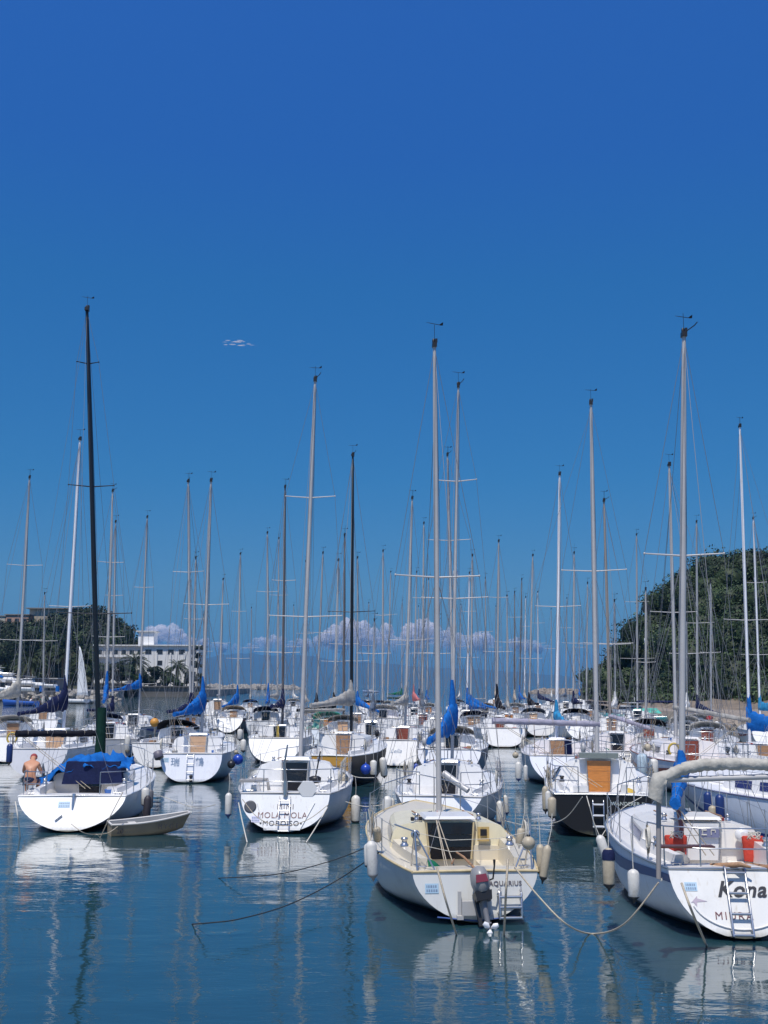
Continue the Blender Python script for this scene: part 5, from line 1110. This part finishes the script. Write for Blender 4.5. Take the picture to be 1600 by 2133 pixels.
# ------------------------------------------------------------------ the rest of the fleet
FL = [
 # label, su, sv, top, bot, kwargs
 ('white sailboat with dull beige mainsail bundle, at the left edge', 12, 1590, (62,992), (38,1440), dict(cover='beige', cstyle='tall', boom=(2.6,-38,-.1), boomz=1.4, mr=.085, spr=[(1178,35),(1334,42)], L=9, hood='white')),
 ('white hulled sailboat half hidden behind the kanji boat, with navy wheel cover', 318, 1602, (392,1000), (396,1440), dict(cover='navy', boom=(2.4,-6,0), mr=.08, spr=[(1192,33)], L=8.6, door='dark', hood='black')),
 ('white sailboat with blue cone shaped sail cover right of the black mast', 235, 1585, (235,1020), (222,1425), dict(cover='blue', cstyle='tall', boomz=1.4, boom=(2.4,-8,-.1), mr=.085, spr=[(1172,26),(1327,33)], L=9.5, B=3.2, hull=(.25,.27,.30), trans=(.22,.24,.27), door='dark')),
 ('white sailboat with short mast beside the blue cone cover, far left', 205, 1556, (241,1085), (235,1425), dict(cover='navy', boom=(2.4,-30,0), mr=.075, spr=[(1241,18)])),
 ('grey hulled sailboat with orange fender at its bow and blue sloping boom cover', 255, 1550, (307,1075), (292,1425), dict(cover='blue', boom=(2.8,-30,-.1), mr=.08, spr=[(1224,20),(1425,30)], hull=(.35,.38,.42), B=3.2, boomz=1.9)),
 ('white cabin sailboat behind the kanji boat with slim mast', 390, 1556, (408,1160), (402,1425), dict(cover='navy', boom=(2.4,15,0), mr=.08, spr=[(1290,20)])),
 ('white sailboat with square wheelhouse and brown curtain in the fifth row', 445, 1520, (465,1205), (458,1425), dict(cover=None, boom=(2.4,0,0), mr=.09, spr=[(1340,20)], cabh=1.2, door='wood')),
 ('white dark sided sailboat with blue boom cover and stern ladder, left of the Mola row', 473, 1528, (501,1152), (495,1440), dict(cover='blue', cstyle='tall', boom=(2.4,-20,-.15), mr=.085, spr=[(1274,15),(1372,24)], hull=(.10,.10,.11), trans=(.78,.78,.76), ladder=0, hood='tan', k=.5)),
 ('white sailboat with royal blue awning right under the slender grey mast', 545, 1540, (557,1108), (558,1450), dict(cover='blue', cstyle='tall', boom=(1.5,0,0), mr=.085, spr=[(1233,22),(1358,28)], bimini='blue')),
 ('white sailboat with grey hanging sail and thin mast behind the awning boat', 572, 1512, (581,1120), (578,1420), dict(cover='grey', boom=(3.0,-20,.1), mr=.08, spr=[(1240,20)])),
 ('white sailboat with very slim mast left of the Mola mast', 628, 1524, (637,1168), (636,1430), dict(cover='grey', boom=(2.4,10,0), mr=.06, spr=[(1320,18)])),
 ('white sailboat with black cone cover right of the Mola mast', 655, 1545, (673,1150), (661,1440), dict(cover='black', cstyle='cone', boom=(2.2,0,0), mr=.08, spr=[(1318,24)], hood='white')),
 ('sailboat covered by a mint green tarpaulin behind the yellow stern', 662, 1560, (705,1165), (698,1435), dict(cover='black', boom=(2.6,-55,-.1), mr=.075, spr=[(1378,30)], hood='teal', deck=(.25,.5,.42))),
 ('white sailboat with brown awning and dark grey mast beside the tall black mast', 712, 1570, (718,1112), (716,1440), dict(cover='grey', cstyle='roll', boom=(3.0,-50,0), mastm=DARKM, mr=.085, spr=[(1342,30)], hood='grey')),
 ('white sailboat with bright blue boom cover right of the tall black mast', 742, 1548, (745,1160), (744,1450), dict(cover='blue', boom=(2.6,35,-.2), mr=.07, spr=[(1377,24)])),
 ('big white cruiser with flat square stern and two dark openings', 798, 1540, (798,1146), (797,1450), dict(cover='black', cstyle='roll', boom=(3.0,-75,0), mr=.08, spr=[(1282,16)], sr=.97, e0=.6, B=3.5, fs=1.45, door='dark', k=.1)),
 ('white sailboat with dark green boom cover behind the big square stern', 812, 1500, (814,1190), (808,1440), dict(cover='dgreen', cstyle='roll', boom=(3.0,40,0), mr=.09, spr=[(1280,16)])),
 ('white sailboat with faded red sail cover in the middle distance', 866, 1518, (868,1190), (862,1440), dict(cover='pink', cstyle='tall', boom=(2.2,15,0), mr=.085, spr=[(1362,22)], door='dark')),
 ('white sailboat with slate blue cover and two level spreaders, behind the middle row', 884, 1545, (883,1088), (880,1440), dict(cover='slate', boom=(2.2,0,0), mr=.08, spr=[(1246,22),(1360,24)], door='red')),
 ('white sailboat with slim mast just left of the thick front mast', 898, 1510, (893,1205), (890,1420), dict(cover='blue', boom=(2.2,0,0), mr=.07, spr=[(1330,15)])),
 ('white sailboat with white mast and long blue boom cover, right of the thick front mast', 968, 1532, (978,1192), (973,1465), dict(cover='blue', cstyle='tall', boom=(2.6,70,-.15), mastm=ALUW, mr=.085, spr=[(1274,15),(1370,22)], door='dark')),
 ('white sailboat with big orange brown door behind the blue sail cover', 1000, 1548, (984,1155), (981,1440), dict(cover='blue', boom=(2.2,20,0), mr=.085, spr=[(1325,22)], door='wood', dw=.9)),
 ('white sailboat with pale tan awning and very thin mast', 1008, 1515, (1011,1203), (1012,1450), dict(cover=None, boom=(2.8,-40,.0), mr=.06, spr=[(1316,15)], hood='tan')),
 ('tidy white sailboat with rounded wide stern and black pointed cover', 1050, 1558, (1039,1125), (1036,1450), dict(cover='black', cstyle='tall', boom=(1.8,10,-.1), mr=.085, spr=[(1245,20),(1358,30)], sr=.86, e0=.8, k=.35, door='red', B=3.2, winm=DARKGLASS)),
 ('white sailboat with grey tan sail bundle and dark thin mast, right middle distance', 1078, 1512, (1072,1232), (1072,1440), dict(cover='tan', boom=(2.0,0,0), mastm=DARKM, mr=.08, spr=[(1286,15)], hood='white')),
 ('white sailboat with blue cover and dark mast, right middle distance', 1092, 1508, (1087,1205), (1083,1440), dict(cover='blue', cstyle='tall', boom=(2.0,10,0), mastm=DARKM, mr=.085, spr=[(1338,16)])),
 ('white sailboat with beige pointed cover and white mast, right middle distance', 1102, 1500, (1095,1243), (1093,1430), dict(cover='tan', boom=(2.0,0,0), mastm=ALUW, mr=.08, spr=[(1305,12)])),
 ('white sailboat with black cover under a grey mast, right middle distance', 1128, 1535, (1110,1155), (1103,1445), dict(cover='black', boom=(2.0,10,0), mr=.09, spr=[(1372,24)], hull=(.76,.76,.76), trans=WHITE, hood='slate', e0=.85, sr=.84)),
 ('white sailboat with navy boom cover sloping right and thin white mast', 1120, 1500, (1120,1232), (1121,1440), dict(cover='navy', boom=(2.6,60,-.2), mr=.07, mastm=ALUW, spr=[(1298,14),(1340,18)])),
 ('white sailboat with small navy patterned cover behind the white mast', 1180, 1498, (1181,1245), (1179,1440), dict(cover='slate', boom=(2.0,-20,0), mr=.07, spr=[(1308,14)])),
 ('white sailboat with dark canopy and medium grey mast, beyond the lavender boom', 1210, 1542, (1196,1150), (1195,1450), dict(cover='navy', boom=(2.2,10,0), mr=.08, spr=[(1340,24)], hood='black', trans=WHITE, B=3.1)),
 ('white sailboat with quilted black boom cover behind the lavender boom', 1236, 1522, (1224,1213), (1222,1450), dict(cover='black', cstyle='roll', boom=(3.0,65,-.05), mr=.08, spr=[(1342,18)])),
 ('white sailboat with teak trim behind the black hull, with lowered ladder', 1310, 1622, (1258,1040), (1272,1525), dict(cover='lav', cstyle='roll', boom=(2.6,35,-.2), mastm=BRONZE, mr=.08, spr=[(1341,50)], ladder=0, deck=(.8,.76,.75), L=8.4)),
 ('navy hulled sailboat high in the water below the wooded hill', 1330, 1532, (1326,1112), (1328,1450), dict(cover='navy', cstyle='roll', boom=(3.4,70,0), mr=.09, spr=[(1254,24),(1372,34)], hull=(.03,.05,.12), fs=1.3, L=9.5, door='dark')),
 ('white sailboat with rounded dome and dark red locker, before the hill', 1362, 1585, (1345,1225), (1346,1500), dict(cover=None, boom=(2.4,10,0), mr=.07, spr=[(1380,20)], door='red', hood='black')),
 ('white sailboat with navy striped cover low on its mast at the shore', 1455, 1560, (1451,1085), (1453,1440), dict(cover='navy', cstyle='cone', boom=(2.0,50,-.2), mr=.085, spr=[(1298,34)], hull=(.4,.42,.45))),
 ('white sailboat with red cabin top box, right of the tall front mast', 1462, 1600, (1480,1210), (1482,1500), dict(cover='red', cstyle='roll', boom=(1.2,0,0), mr=.06, spr=[(1360,20)], door='red')),
 ('white sailboat with light blue cover at the far right edge', 1606, 1560, (1569,1078), (1584,1500), dict(cover='sky', cstyle='cone', boom=(3.0,60,-.02), mastm=ALUW, mr=.085, spr=[(1214,22),(1364,34)])),
 ('small white sailboat with stubby mast, farthest row left of centre', 520, 1492, (524,1265), (522,1430), dict(cover='grey', boom=(2,0,0), mr=.07, detail=0)),
 ('small white sailboat with bare boom, farthest row by the breakwater end', 610, 1490, (612,1260), (611,1430), dict(cover='white', boom=(2,20,0), mr=.07, detail=0)),
 ('small white sailboat with slate cover, farthest row behind the black mast', 765, 1488, (768,1255), (767,1430), dict(cover='slate', boom=(2,-10,0), mr=.07, detail=0)),
 ('small white sailboat with green cover, farthest row behind the square stern', 835, 1486, (838,1250), (837,1430), dict(cover='green', boom=(2.4,-60,0), mr=.07, detail=0)),
 ('small white sailboat in the farthest row right of the blue sail', 1030, 1486, (1033,1262), (1032,1430), dict(cover='tan', boom=(2,0,0), mr=.07, detail=0)),
 ('small white sailboat in the farthest row before the reef', 1150, 1484, (1148,1268), (1149,1430), dict(cover='white', boom=(2,0,0), mr=.07, detail=0)),
 ('small white sailboat with blue cover, farthest row nearest the hill tip', 1210, 1488, (1206,1262), (1207,1430), dict(cover='blue', boom=(2,0,0), mr=.07, detail=0)),
 ('small grey sailboat among the farthest masts left of the thick front mast', 885, 1484, (872,1262), (873,1430), dict(cover='navy', boom=(2,0,0), mr=.07, detail=0, hull=(.4,.42,.45))),
 ('small white sailboat with low cabin, farthest row right of the thick front mast', 945, 1488, (960,1258), (958,1430), dict(cover='white', boom=(2,0,0), mr=.07, detail=0)),
 ('small white sailboat with brown door beneath the beige pointed cover', 1065, 1535, (1056,1240), (1057,1440), dict(cover='grey', boom=(2,0,0), mr=.06, detail=0, L=6.5)),
 ('small white sailboat at the foot of the breakwater with grey hood', 428, 1500, (424,1280), (425,1430), dict(cover='slate', boom=(2,0,0), mr=.07, detail=0, hood='grey')),
 ('small grey sailboat between the blue cone cover and the grey hull', 88, 1535, (93,1235), (90,1430), dict(cover='grey', boom=(2,0,0), mr=.06, detail=0)),
 ('small white sailboat in front of the big square stern, with blue jib bag', 765, 1575, (780,1290), (778,1450), dict(cover='slate', boom=(2,0,0), mr=.05, detail=0, L=6.5, B=2.4)),
 ('small white sailboat just left of the rounded wide stern', 905, 1570, (913,1290), (912,1450), dict(cover='white', boom=(2,0,0), mr=.05, detail=0, L=6.5, B=2.4)),
 ('small white sailboat wedged right of the lavender boom', 1262, 1565, (1280,1250), (1282,1450), dict(cover='white', boom=(2,0,0), mr=.05, detail=0, L=7, B=2.6)),
 ('small white sailboat behind the red lined hull', 1420, 1575, (1430,1290), (1432,1450), dict(cover='white', boom=(2,0,0), mr=.05, detail=0, L=7, B=2.6)),
]
doors = ['wood','dark','white','wood','dark','varn','pale']
for i, (lb, su, sv, tp, bt, kw) in enumerate(FL):
    r_ = random.Random(i*13+5); D = H*F/(sv-1426)
    d = dict(L=r_.uniform(7.8, 9.2), B=r_.uniform(2.7, 3.1), sr=r_.uniform(.68,.85), k=r_.uniform(.05,.45), e0=r_.uniform(.8,1.2), fs=r_.uniform(1.0,1.25), fb=r_.uniform(1.25,1.45),
             door=doors[i % 7], cabh=r_.uniform(.5,.68), hull=r_.choice([WHITE, OFFW, (.7,.72,.75), (.55,.6,.65), WHITE]), trans=r_.choice([WHITE, None, WHITE]),
             stripe=r_.choice([None, ((.03,.06,.25), .08, .15), ((.3,.04,.04), .1, .15), None]), hood=r_.choice([None]*6+['navy', 'white']), boot=r_.choice([(.02,.03,.08),(.03,.03,.03),(.15,.03,.02),(.02,.06,.04)]),
             winm=r_.choice([DARKGLASS, BLUEGLASS]), jib=None)
    d.update(kw); make_yacht(lb, su, sv, tp, bt, **d)
# ------------------------------------------------------------------ skiff
P = at_z(310, 1736); root = empty('rowing_skiff', (P.x, P.y, 0), radians(-69)); tag(root, 'small brown wooden skiff tied to the racing boat, front left', 'skiff')
WOODB = mat('brown_plywood_hull', (.24,.19,.12), .7, var=.2, vscale=3, dirt=(.05,.04,.03)); GUN = mat('pale_gunwale', (.55,.53,.50), .6)
L_ = 1.85; m = MB(); inn = MB(); rows = []; rin = []; edge = []
for i in range(13):
    t = i/12; b = .52*(1 if t < .45 else lerp(1, .32, ((t-.45)/.55)**1.6))*lerp(.80, 1, min(1, t*3)); zs_ = .29+.20*t**2; zb = -.06+.18*t**3
    y = -1.0+L_*t; yt = y+.18*t**2
    rows.append([Vector((b, yt, zs_)), Vector((b*.92, y+.06*t, lerp(zb, zs_, .4))), Vector((b*.7, y, zb)), Vector((-b*.7, y, zb)), Vector((-b*.92, y+.06*t, lerp(zb, zs_, .4))), Vector((-b, yt, zs_))])
    rin.append([Vector((b-.03, yt, zs_)), Vector((b*.66, y, zb+.10)), Vector((-b*.66, y, zb+.10)), Vector((-b+.03, yt, zs_))]); edge.append((b, yt, zs_))
m.loft([r[::-1] for r in rows], closed=False, caps=False); m.add(rows[0], [(0,1,2,3,4,5)], False); m.add(rows[-1], [(5,4,3,2,1,0)], False); hu = m.build('hull', WOODB, root)
inn.loft(rin, closed=False, caps=False, smooth=False); inn.build('inner_hull', mat('skiff_inside_grey', (.16,.17,.18), .8, var=.2), root)
m = MB()
m.tube([Vector((e[0], e[1], e[2]+.01)) for e in edge]+[Vector((-e[0], e[1], e[2]+.01)) for e in edge[::-1]]+[Vector((edge[0][0], edge[0][1], edge[0][2]+.01))], .026, 5); m.build('gunwale', GUN, root)
for w__, y in ((.86,-.4),(.70,.35)):
    m = MB(); m.box((0, y, .25), (w__,.2,.03)); m.build('thwart', GUN, root)
s1 = Matrix.Translation((.525, .40, .22)) @ Matrix.Rotation(radians(90),4,'Z') @ Matrix.Rotation(radians(86), 4, 'X')
text('M Y O E', .17, INK, root, s1, sp=1.15, sx=.75)
text('20', .17, INK, root, Matrix.Translation((.475, -.80, .14)) @ Matrix.Rotation(radians(94),4,'Z') @ Matrix.Rotation(radians(86), 4, 'X'), name='number')
# black bow fender board between skiff and yacht
fender(306,1690,30.4,.85,.10, mat('black_fender_board', (.03,.025,.03), .6), BLK, 'long black brown fender hanging behind the skiff', lean=.05)
# ------------------------------------------------------------------ man on the racing boat
SKIN = mat('tanned_skin', (.50,.24,.14), .5, spec=.4, var=.08, vscale=8)
SHORTS = mat('dark_blue_shorts', (.02,.03,.075), .9, var=.15, vscale=10)
CAPM = mat('dull_red_cap', (.28,.05,.05), .8)
def skinned(name, verts, edges, radii, mt, parent, sub=2):
    me = bpy.data.meshes.new(name); me.from_pydata(verts, edges, []); o = bpy.data.objects.new(name, me); COL.objects.link(o)
    md = o.modifiers.new('s', 'SKIN'); sv = me.skin_vertices[0].data
    for i, r in enumerate(radii): sv[i].radius = (r, r) if not isinstance(r, tuple) else r
    sv[0].use_root = True
    ss = o.modifiers.new('b', 'SUBSURF'); ss.levels = sub; ss.render_levels = sub
    bpy.context.view_layer.update(); dg = bpy.context.evaluated_depsgraph_get(); m2 = bpy.data.meshes.new_from_object(o.evaluated_get(dg)); bpy.data.objects.remove(o)
    m2.materials.clear(); m2.materials.append(mt); m2.polygons.foreach_set('use_smooth', [True]*len(m2.polygons))
    ob = bpy.data.objects.new(name, m2); COL.objects.link(ob); ob.parent = parent; return ob
def person(loc, rz, label, shirt=None, shorts=SHORTS, cap=CAPM, lean=1.0, sc=1.0):
    root = empty('person', loc, rz); root.scale = (sc,)*3; tag(root, label, 'person')
    V = [(0,0,.10),(0,.03,.22),(0,.12*lean,.38),(0,.22*lean,.52),(0,.34*lean,.62),(0,.44*lean,.68),(0,.53*lean,.70)]; R_ = [.15,.145,.155,.165,.065,.085,.088]; E = [(0,1),(1,2),(2,3),(3,4),(4,5),(5,6)]
    for sg in (1,-1):
        b = len(V); V += [(sg*.17,.22*lean,.53),(sg*.24,.34*lean+.05,.32),(sg*.20,.60,.28),(sg*.19,.68,.27)]; R_ += [.075,.05,.036,.03]; E += [(3,b),(b,b+1),(b+1,b+2),(b+2,b+3)]
        h = b+3
        for q in range(4): c = len(V); V += [(sg*(.165+.014*q),.73,.262-.004*abs(q-1.5)),(sg*(.165+.014*q),.755-.004*abs(q-1.5),.235)]; R_ += [.010,.008]; E += [(h,c),(c,c+1)]
        c = len(V); V += [(sg*.155,.70,.25),(sg*.15,.725,.235)]; R_ += [.011,.009]; E += [(h,c),(c,c+1)]
        b = len(V); V += [(sg*.10,.05,.08),(sg*.16,.44,.10),(sg*.15,.50,-.30),(sg*.15,.60,-.34)]; R_ += [.10,.065,.045,.035]; E += [(0,b),(b,b+1),(b+1,b+2),(b+2,b+3)]
    body = skinned('body', V, E, R_, SKIN, root)
    m = MB(); hc = Vector((0,.50*lean,.70))
    q = Vector((0,.55*lean,.28)).normalized()
    m.ball(hc+q*.035, .101, 12, 8); m.build('cap' if cap else 'hair', cap or mat('black_hair', (.02,.015,.012), .7), root)
    f = MB(); d = Vector((0,.6,-.8)).normalized(); f.ball(hc+d*.09+Vector((0,.02,0)), .016, 6, 4); f.build('nose', SKIN, body)
    for sg in (1,-1):
        f = MB(); f.ball(hc+Vector((sg*.088,-.005,-.01)), .02, 6, 4, 1.3); f.build('ear', SKIN, body)
        f = MB(); f.ball(hc+d*.078+Vector((sg*.03,.03,.03)), .009, 6, 4); f.build('eye', BLK, body)
    V = [(0,.0,.08),(0,.02,.19)]; E = [(0,1)]; R_ = [.175,.165]
    for sg in (1,-1): b = len(V); V += [(sg*.10,.07,.08),(sg*.155,.38,.10)]; R_ += [.115,.09]; E += [(0,b),(b,b+1)]
    skinned('shorts', V, E, R_, shorts, root)
    if shirt: skinned('shirt', [(0,.02,.2),(0,.12*lean,.38),(0,.22*lean,.52),(0,.30*lean,.58),(.18,.24*lean,.52),(-.18,.24*lean,.52),(.24,.3*lean,.38),(-.24,.3*lean,.38)], [(0,1),(1,2),(2,3),(2,4),(2,5),(4,6),(5,7)], [.165,.175,.185,.08,.09,.09,.07,.07], shirt, root)
    return root
P = at_y(62, 1634, 31.6)
person((P.x, P.y, P.z-.0), .15, 'shirtless tanned man in dark blue shorts sitting bent forward on the racing boat', lean=.95)
P = at_y(86, 1462, 200); person((P.x, P.y, .55), .3, 'person in a green shirt sitting in the blue workboat', shirt=CV['green'], lean=.3, sc=1.15)
P = at_y(63, 1464, 199); person((P.x, P.y, .5), -.5, 'person in a white shirt crouching in the blue workboat', shirt=CV['white'], lean=.6)
# ------------------------------------------------------------------ fenders
F_ = fender
F_(775,1790,18.6,.60,.09,FENW,mat('grey_tip',(.2,.2,.2),.5),'long grimy white fender at the left bow quarter of the cream boat', lean=-.08)
F_(768,1782,19.0,.40,.075,FENW,BLK,'shorter white fender half hidden behind the long grimy one', lean=.1)
F_(1136,1797,18.8,.58,.068,FENT,BLK,'ribbed beige fender on the right side of the cream boat', lean=.18)
F_(1126,1790,19.2,.50,.068,FENT,BLK,'second beige fender on the right side of the cream boat', lean=.05)
F_(1101,1756,17.9,r=.105,ball=True,m0=FENT,label='round cream ball fender on the right deck of the cream boat', hang=.15)
F_(1084,1743,19.8,.30,.07,FENT,FENW,'small beige fender standing on deck behind the ball fender', lean=.15)
F_(786,1738,20.6,.42,.07,FENT,BLK,'small tan fender lying on the left rail of the cream boat', lean=-.9)
F_(476,1676,30.0,.62,.09,FENW,FENB,'white fender with navy tip on the left side of the MOLA MOLA boat')
F_(741,1686,32.0,.80,.125,FENW,BLK,'fat grey white fender on the right side of the MOLA MOLA boat')
F_(716,1622,33.5,r=.15,ball=True,m0=FENT,label='round tan ball fender inside the netting of the MOLA MOLA boat', hang=.2)
F_(806,1688,29.6,.75,.125,FENW,BLK,'fat white fender left of the black-door boat', lean=.05)
F_(816,1684,30.4,.55,.08,FENW,BLK,'thin white fender just right of the fat one, black-door boat')
F_(1041,1692,30.6,.62,.09,FENW,FENB,'white fender with navy tip, right side of the black-door boat')
F_(1054,1676,32.6,.55,.07,FENW,FENB,'slim white and navy fender, rear right of the black-door boat', lean=-.1)
F_(1150,1682,28.0,.52,.105,FENT,BLK,'yellowish fender with black tip on the left of the black hull')
F_(1142,1668,28.6,.50,.07,FENW,BLK,'narrow white fender next to the yellowish one on the black hull')
F_(1136,1664,29.3,.66,.08,FENT,BLK,'rearmost beige fender on the left of the black hull')
F_(1320,1842,16.9,.44,.085,FENW,BLK,'short clean white fender on the side of the Kona boat')
F_(1268,1808,18.0,.62,.095,FENT,BLK,'long fender with blue top and black tip left of the Kona boat', lean=.06)
F_(1258,1770,19.8,.52,.08,FENW,BLK,'white fender leaning behind the blue topped one by the Kona boat', lean=.3)
m = MB(); m.lathe([(.100,.12),(.100,.22),(.08,.27),(.02,.30)], 14); o = m.build('blue_hood', CV['navy']); o.parent = [x for x in COL.objects if x.get('label') == 'long fender with blue top and black tip left of the Kona boat'][0]
F_(1475,1676,27.5,.62,.10,FENB,FENB,'leftmost navy fender of the blue striped cruiser')
F_(1485,1700,26.8,.50,.095,FENT,BLK,'tan fender with black tip between two navy ones')
F_(1500,1684,26.6,.66,.105,FENB,BLK,'right hand navy fender of the blue striped cruiser')
F_(496,1582,45.5,r=.21,ball=True,m0=FENBL,tipm=BLK,label='large royal blue ball fender right of the kanji boat', hang=.3)
F_(482,1592,45.0,r=.16,ball=True,m0=mat('fender_black_vinyl',(.02,.02,.025),.4),tipm=BLK,label='black ball fender right of the kanji boat', hang=.3)
F_(492,1567,46.5,r=.09,ball=True,m0=FENT,label='small cream ball float above the blue ball', hang=.2)
F_(330,1573,44.0,.35,.18,mat('fender_grey_rubber',(.13,.12,.15),.5),BLK,'dark grey rubber fender at the left corner of the kanji boat', lean=.5)
F_(500,1530,56.0,.55,.13,FENW,BLK,'white fender left of the yellow strap boat, upper one')
F_(507,1553,54.0,.60,.13,FENW,BLK,'white fender left of the yellow strap boat, lower one', lean=.1)
F_(778,1600,43.5,.62,.13,FENW,BLK,'boxy grey white fender on the black hull with the yellow stern')
F_(799,1598,44.5,.80,.14,FENW,BLK,'large leaning white fender at the bow of the yellow sterned boat', lean=-.2)
F_(762,1602,43.0,r=.2,ball=True,m0=FENBL,tipm=FENBL,label='blue ball fender against the black hull with the yellow stern', hang=.3)
F_(856,1602,47.0,.75,.13,FENW,BLK,'long dirty white fender left of the slate blue hull')
F_(867,1606,46.4,.62,.10,FENBL,FENBL,'bright blue fender left of the slate blue hull')
F_(1080,1606,43.5,.72,.12,FENW,FENB,'pale fender with dark tip left of the brown and blue door boat')
F_(1095,1610,42.6,.60,.08,FENW,FENT,'slim cream fender left of the brown and blue door boat')
F_(1074,1573,46.0,r=.13,ball=True,m0=FENT,label='small tan ball fender on the rail of the brown and blue door boat', hang=.2)
F_(1338,1595,41.5,.90,.19,mat('fender_pale_blue',(.42,.52,.58),.5),BLK,'large pale blue fender on the red lined hull')
F_(1362,1602,40.6,.75,.16,FENW,BLK,'large white fender on the red lined hull')
F_(1349,1557,43.0,r=.15,ball=True,m0=FENT,label='tan ball fender at the bow of the red lined hull', hang=.2)
F_(303,1660,31.5,.52,.11,FENW,mat('brown_sleeve',(.06,.045,.045),.8),'white topped fender at the bow of the racing boat')
F_(313,1664,32.5,.55,.09,mat('fender_dark_grey',(.12,.12,.13),.6),BLK,'dark grey fender at the bow of the racing boat')
F_(266,1548,57.0,.85,.14,FENW,FENT,'beige fender on the ladder boat right of the black mast')
F_(276,1556,57.5,.85,.14,mat('fender_brown',(.09,.07,.06),.6),BLK,'brown fender on the ladder boat right of the black mast')
F_(322,1505,70.0,r=.28,ball=True,m0=mat('fender_orange',(.55,.25,.04),.5),label='orange yellow ball fender at the bow of the grey hull', hang=.3)
F_(20,1570,44.5,.8,.12,FENB,BLK,'black fender hanging from the pale plywood door boat')
# ------------------------------------------------------------------ ropes
rope([(1372,1838,15.8),(1300,1925,16.2),(1235,1945),(1180,1925,16.8),(1120,1865,17.2),(1072,1806,17.6)], 'slack dark rope sagging between the cream boat and the Kona boat', ROPET, .013)
rope([(910,1806,17.4),(930,1880,17.2),(951,1947)], 'thin tan rope running down the left of the cream stern into the water', ROPET, .016)
rope([(1058,1790,17.3),(1054,1860,17.1),(1050,1948)], 'knotted rope hanging beside the ladder of the cream boat', ROPET, .018)
rope([(1420,1840,15.4),(1442,1900,15.1),(1472,1970)], 'frayed rope from the left corner of the Kona stern into the water', ROPET, .017)
rope([(790,1775,19.0),(700,1835,20.2),(600,1885,18.7),(500,1914,17.75),(440,1922,17.5),(400,1925)], 'long black mooring rope sagging left from the cream boat into the water', ROPEB, .010)
rope([(775,1760,21.5),(700,1790,22.8),(600,1817,22.0),(520,1826,21.75),(455,1829)], 'second black mooring rope, farther back, dipping into the water left', ROPEB, .009)
rope([(497,1672,28.6),(505,1712,28.3),(515,1755)], 'pale taut rope from the left corner of the MOLA MOLA stern', ROPEW, .016)
rope([(682,1682,28.6),(660,1720,28.2),(638,1755)], 'pale taut rope from the right corner of the MOLA MOLA stern', ROPEW, .016)
rope([(505,1665,28.4),(540,1705,28.1),(590,1720,28.0),(640,1708,28.1),(684,1676,28.4)], 'slack rope drooping across the MOLA MOLA stern', ROPET, .010)
rope([(450,1676,30),(405,1682,32),(340,1660,34),(300,1650,33)], 'rope between the MOLA MOLA boat and the racing boat', ROPEW, .010)
rope([(720,1670,31),(760,1680,31),(800,1676,31)], 'rope between the MOLA MOLA boat and the black-door boat', ROPEW, .010)
rope([(32,1670,28.5),(37,1700,28.2),(42,1745)], 'white rope at the left corner of the racing boat stern', ROPEW, .018)
rope([(256,1650,28.6),(230,1700,28.4),(209,1745)], 'rope from the right corner of the racing boat stern', ROPET, .012)
rope([(148,1716,27.9),(175,1735,27.8),(200,1738),(225,1735,28.3),(245,1722,28.6)], 'tow rope between the racing boat and the skiff', ROPET, .010)
rope([(1222,1658,27.6),(1235,1705,27.3),(1246,1750)], 'straight pale rope down the black stern', ROPEW, .012)
rope([(1213,1660,27.7),(1180,1702,28.5),(1140,1717,29.5),(1090,1718,30),(1045,1708,30.6)], 'rope sagging left from the black stern', ROPEW, .010)
rope([(1337,1660,27.8),(1290,1690,27.0),(1245,1755,24.0)], 'rope between the black stern and the Kona bow', ROPEW, .010)
rope([(1116,1590,42),(1128,1612,41.8),(1141,1635)], 'thin rope at the stern of the brown and blue door boat', ROPET, .012)
rope([(712,1600,41.4),(740,1618,41),(780,1620,41)], 'pale rope from the yellow stern along the black hull', ROPEW, .012)
rope([(870,1568,46.6),(866,1595,46.4),(860,1622)], 'thin rope left of the slate blue hull', ROPET, .012)
rope([(1455,1600,38.4),(1462,1630,38.2),(1475,1655)], 'thin rope at the stern of the red lined boat', ROPET, .012)
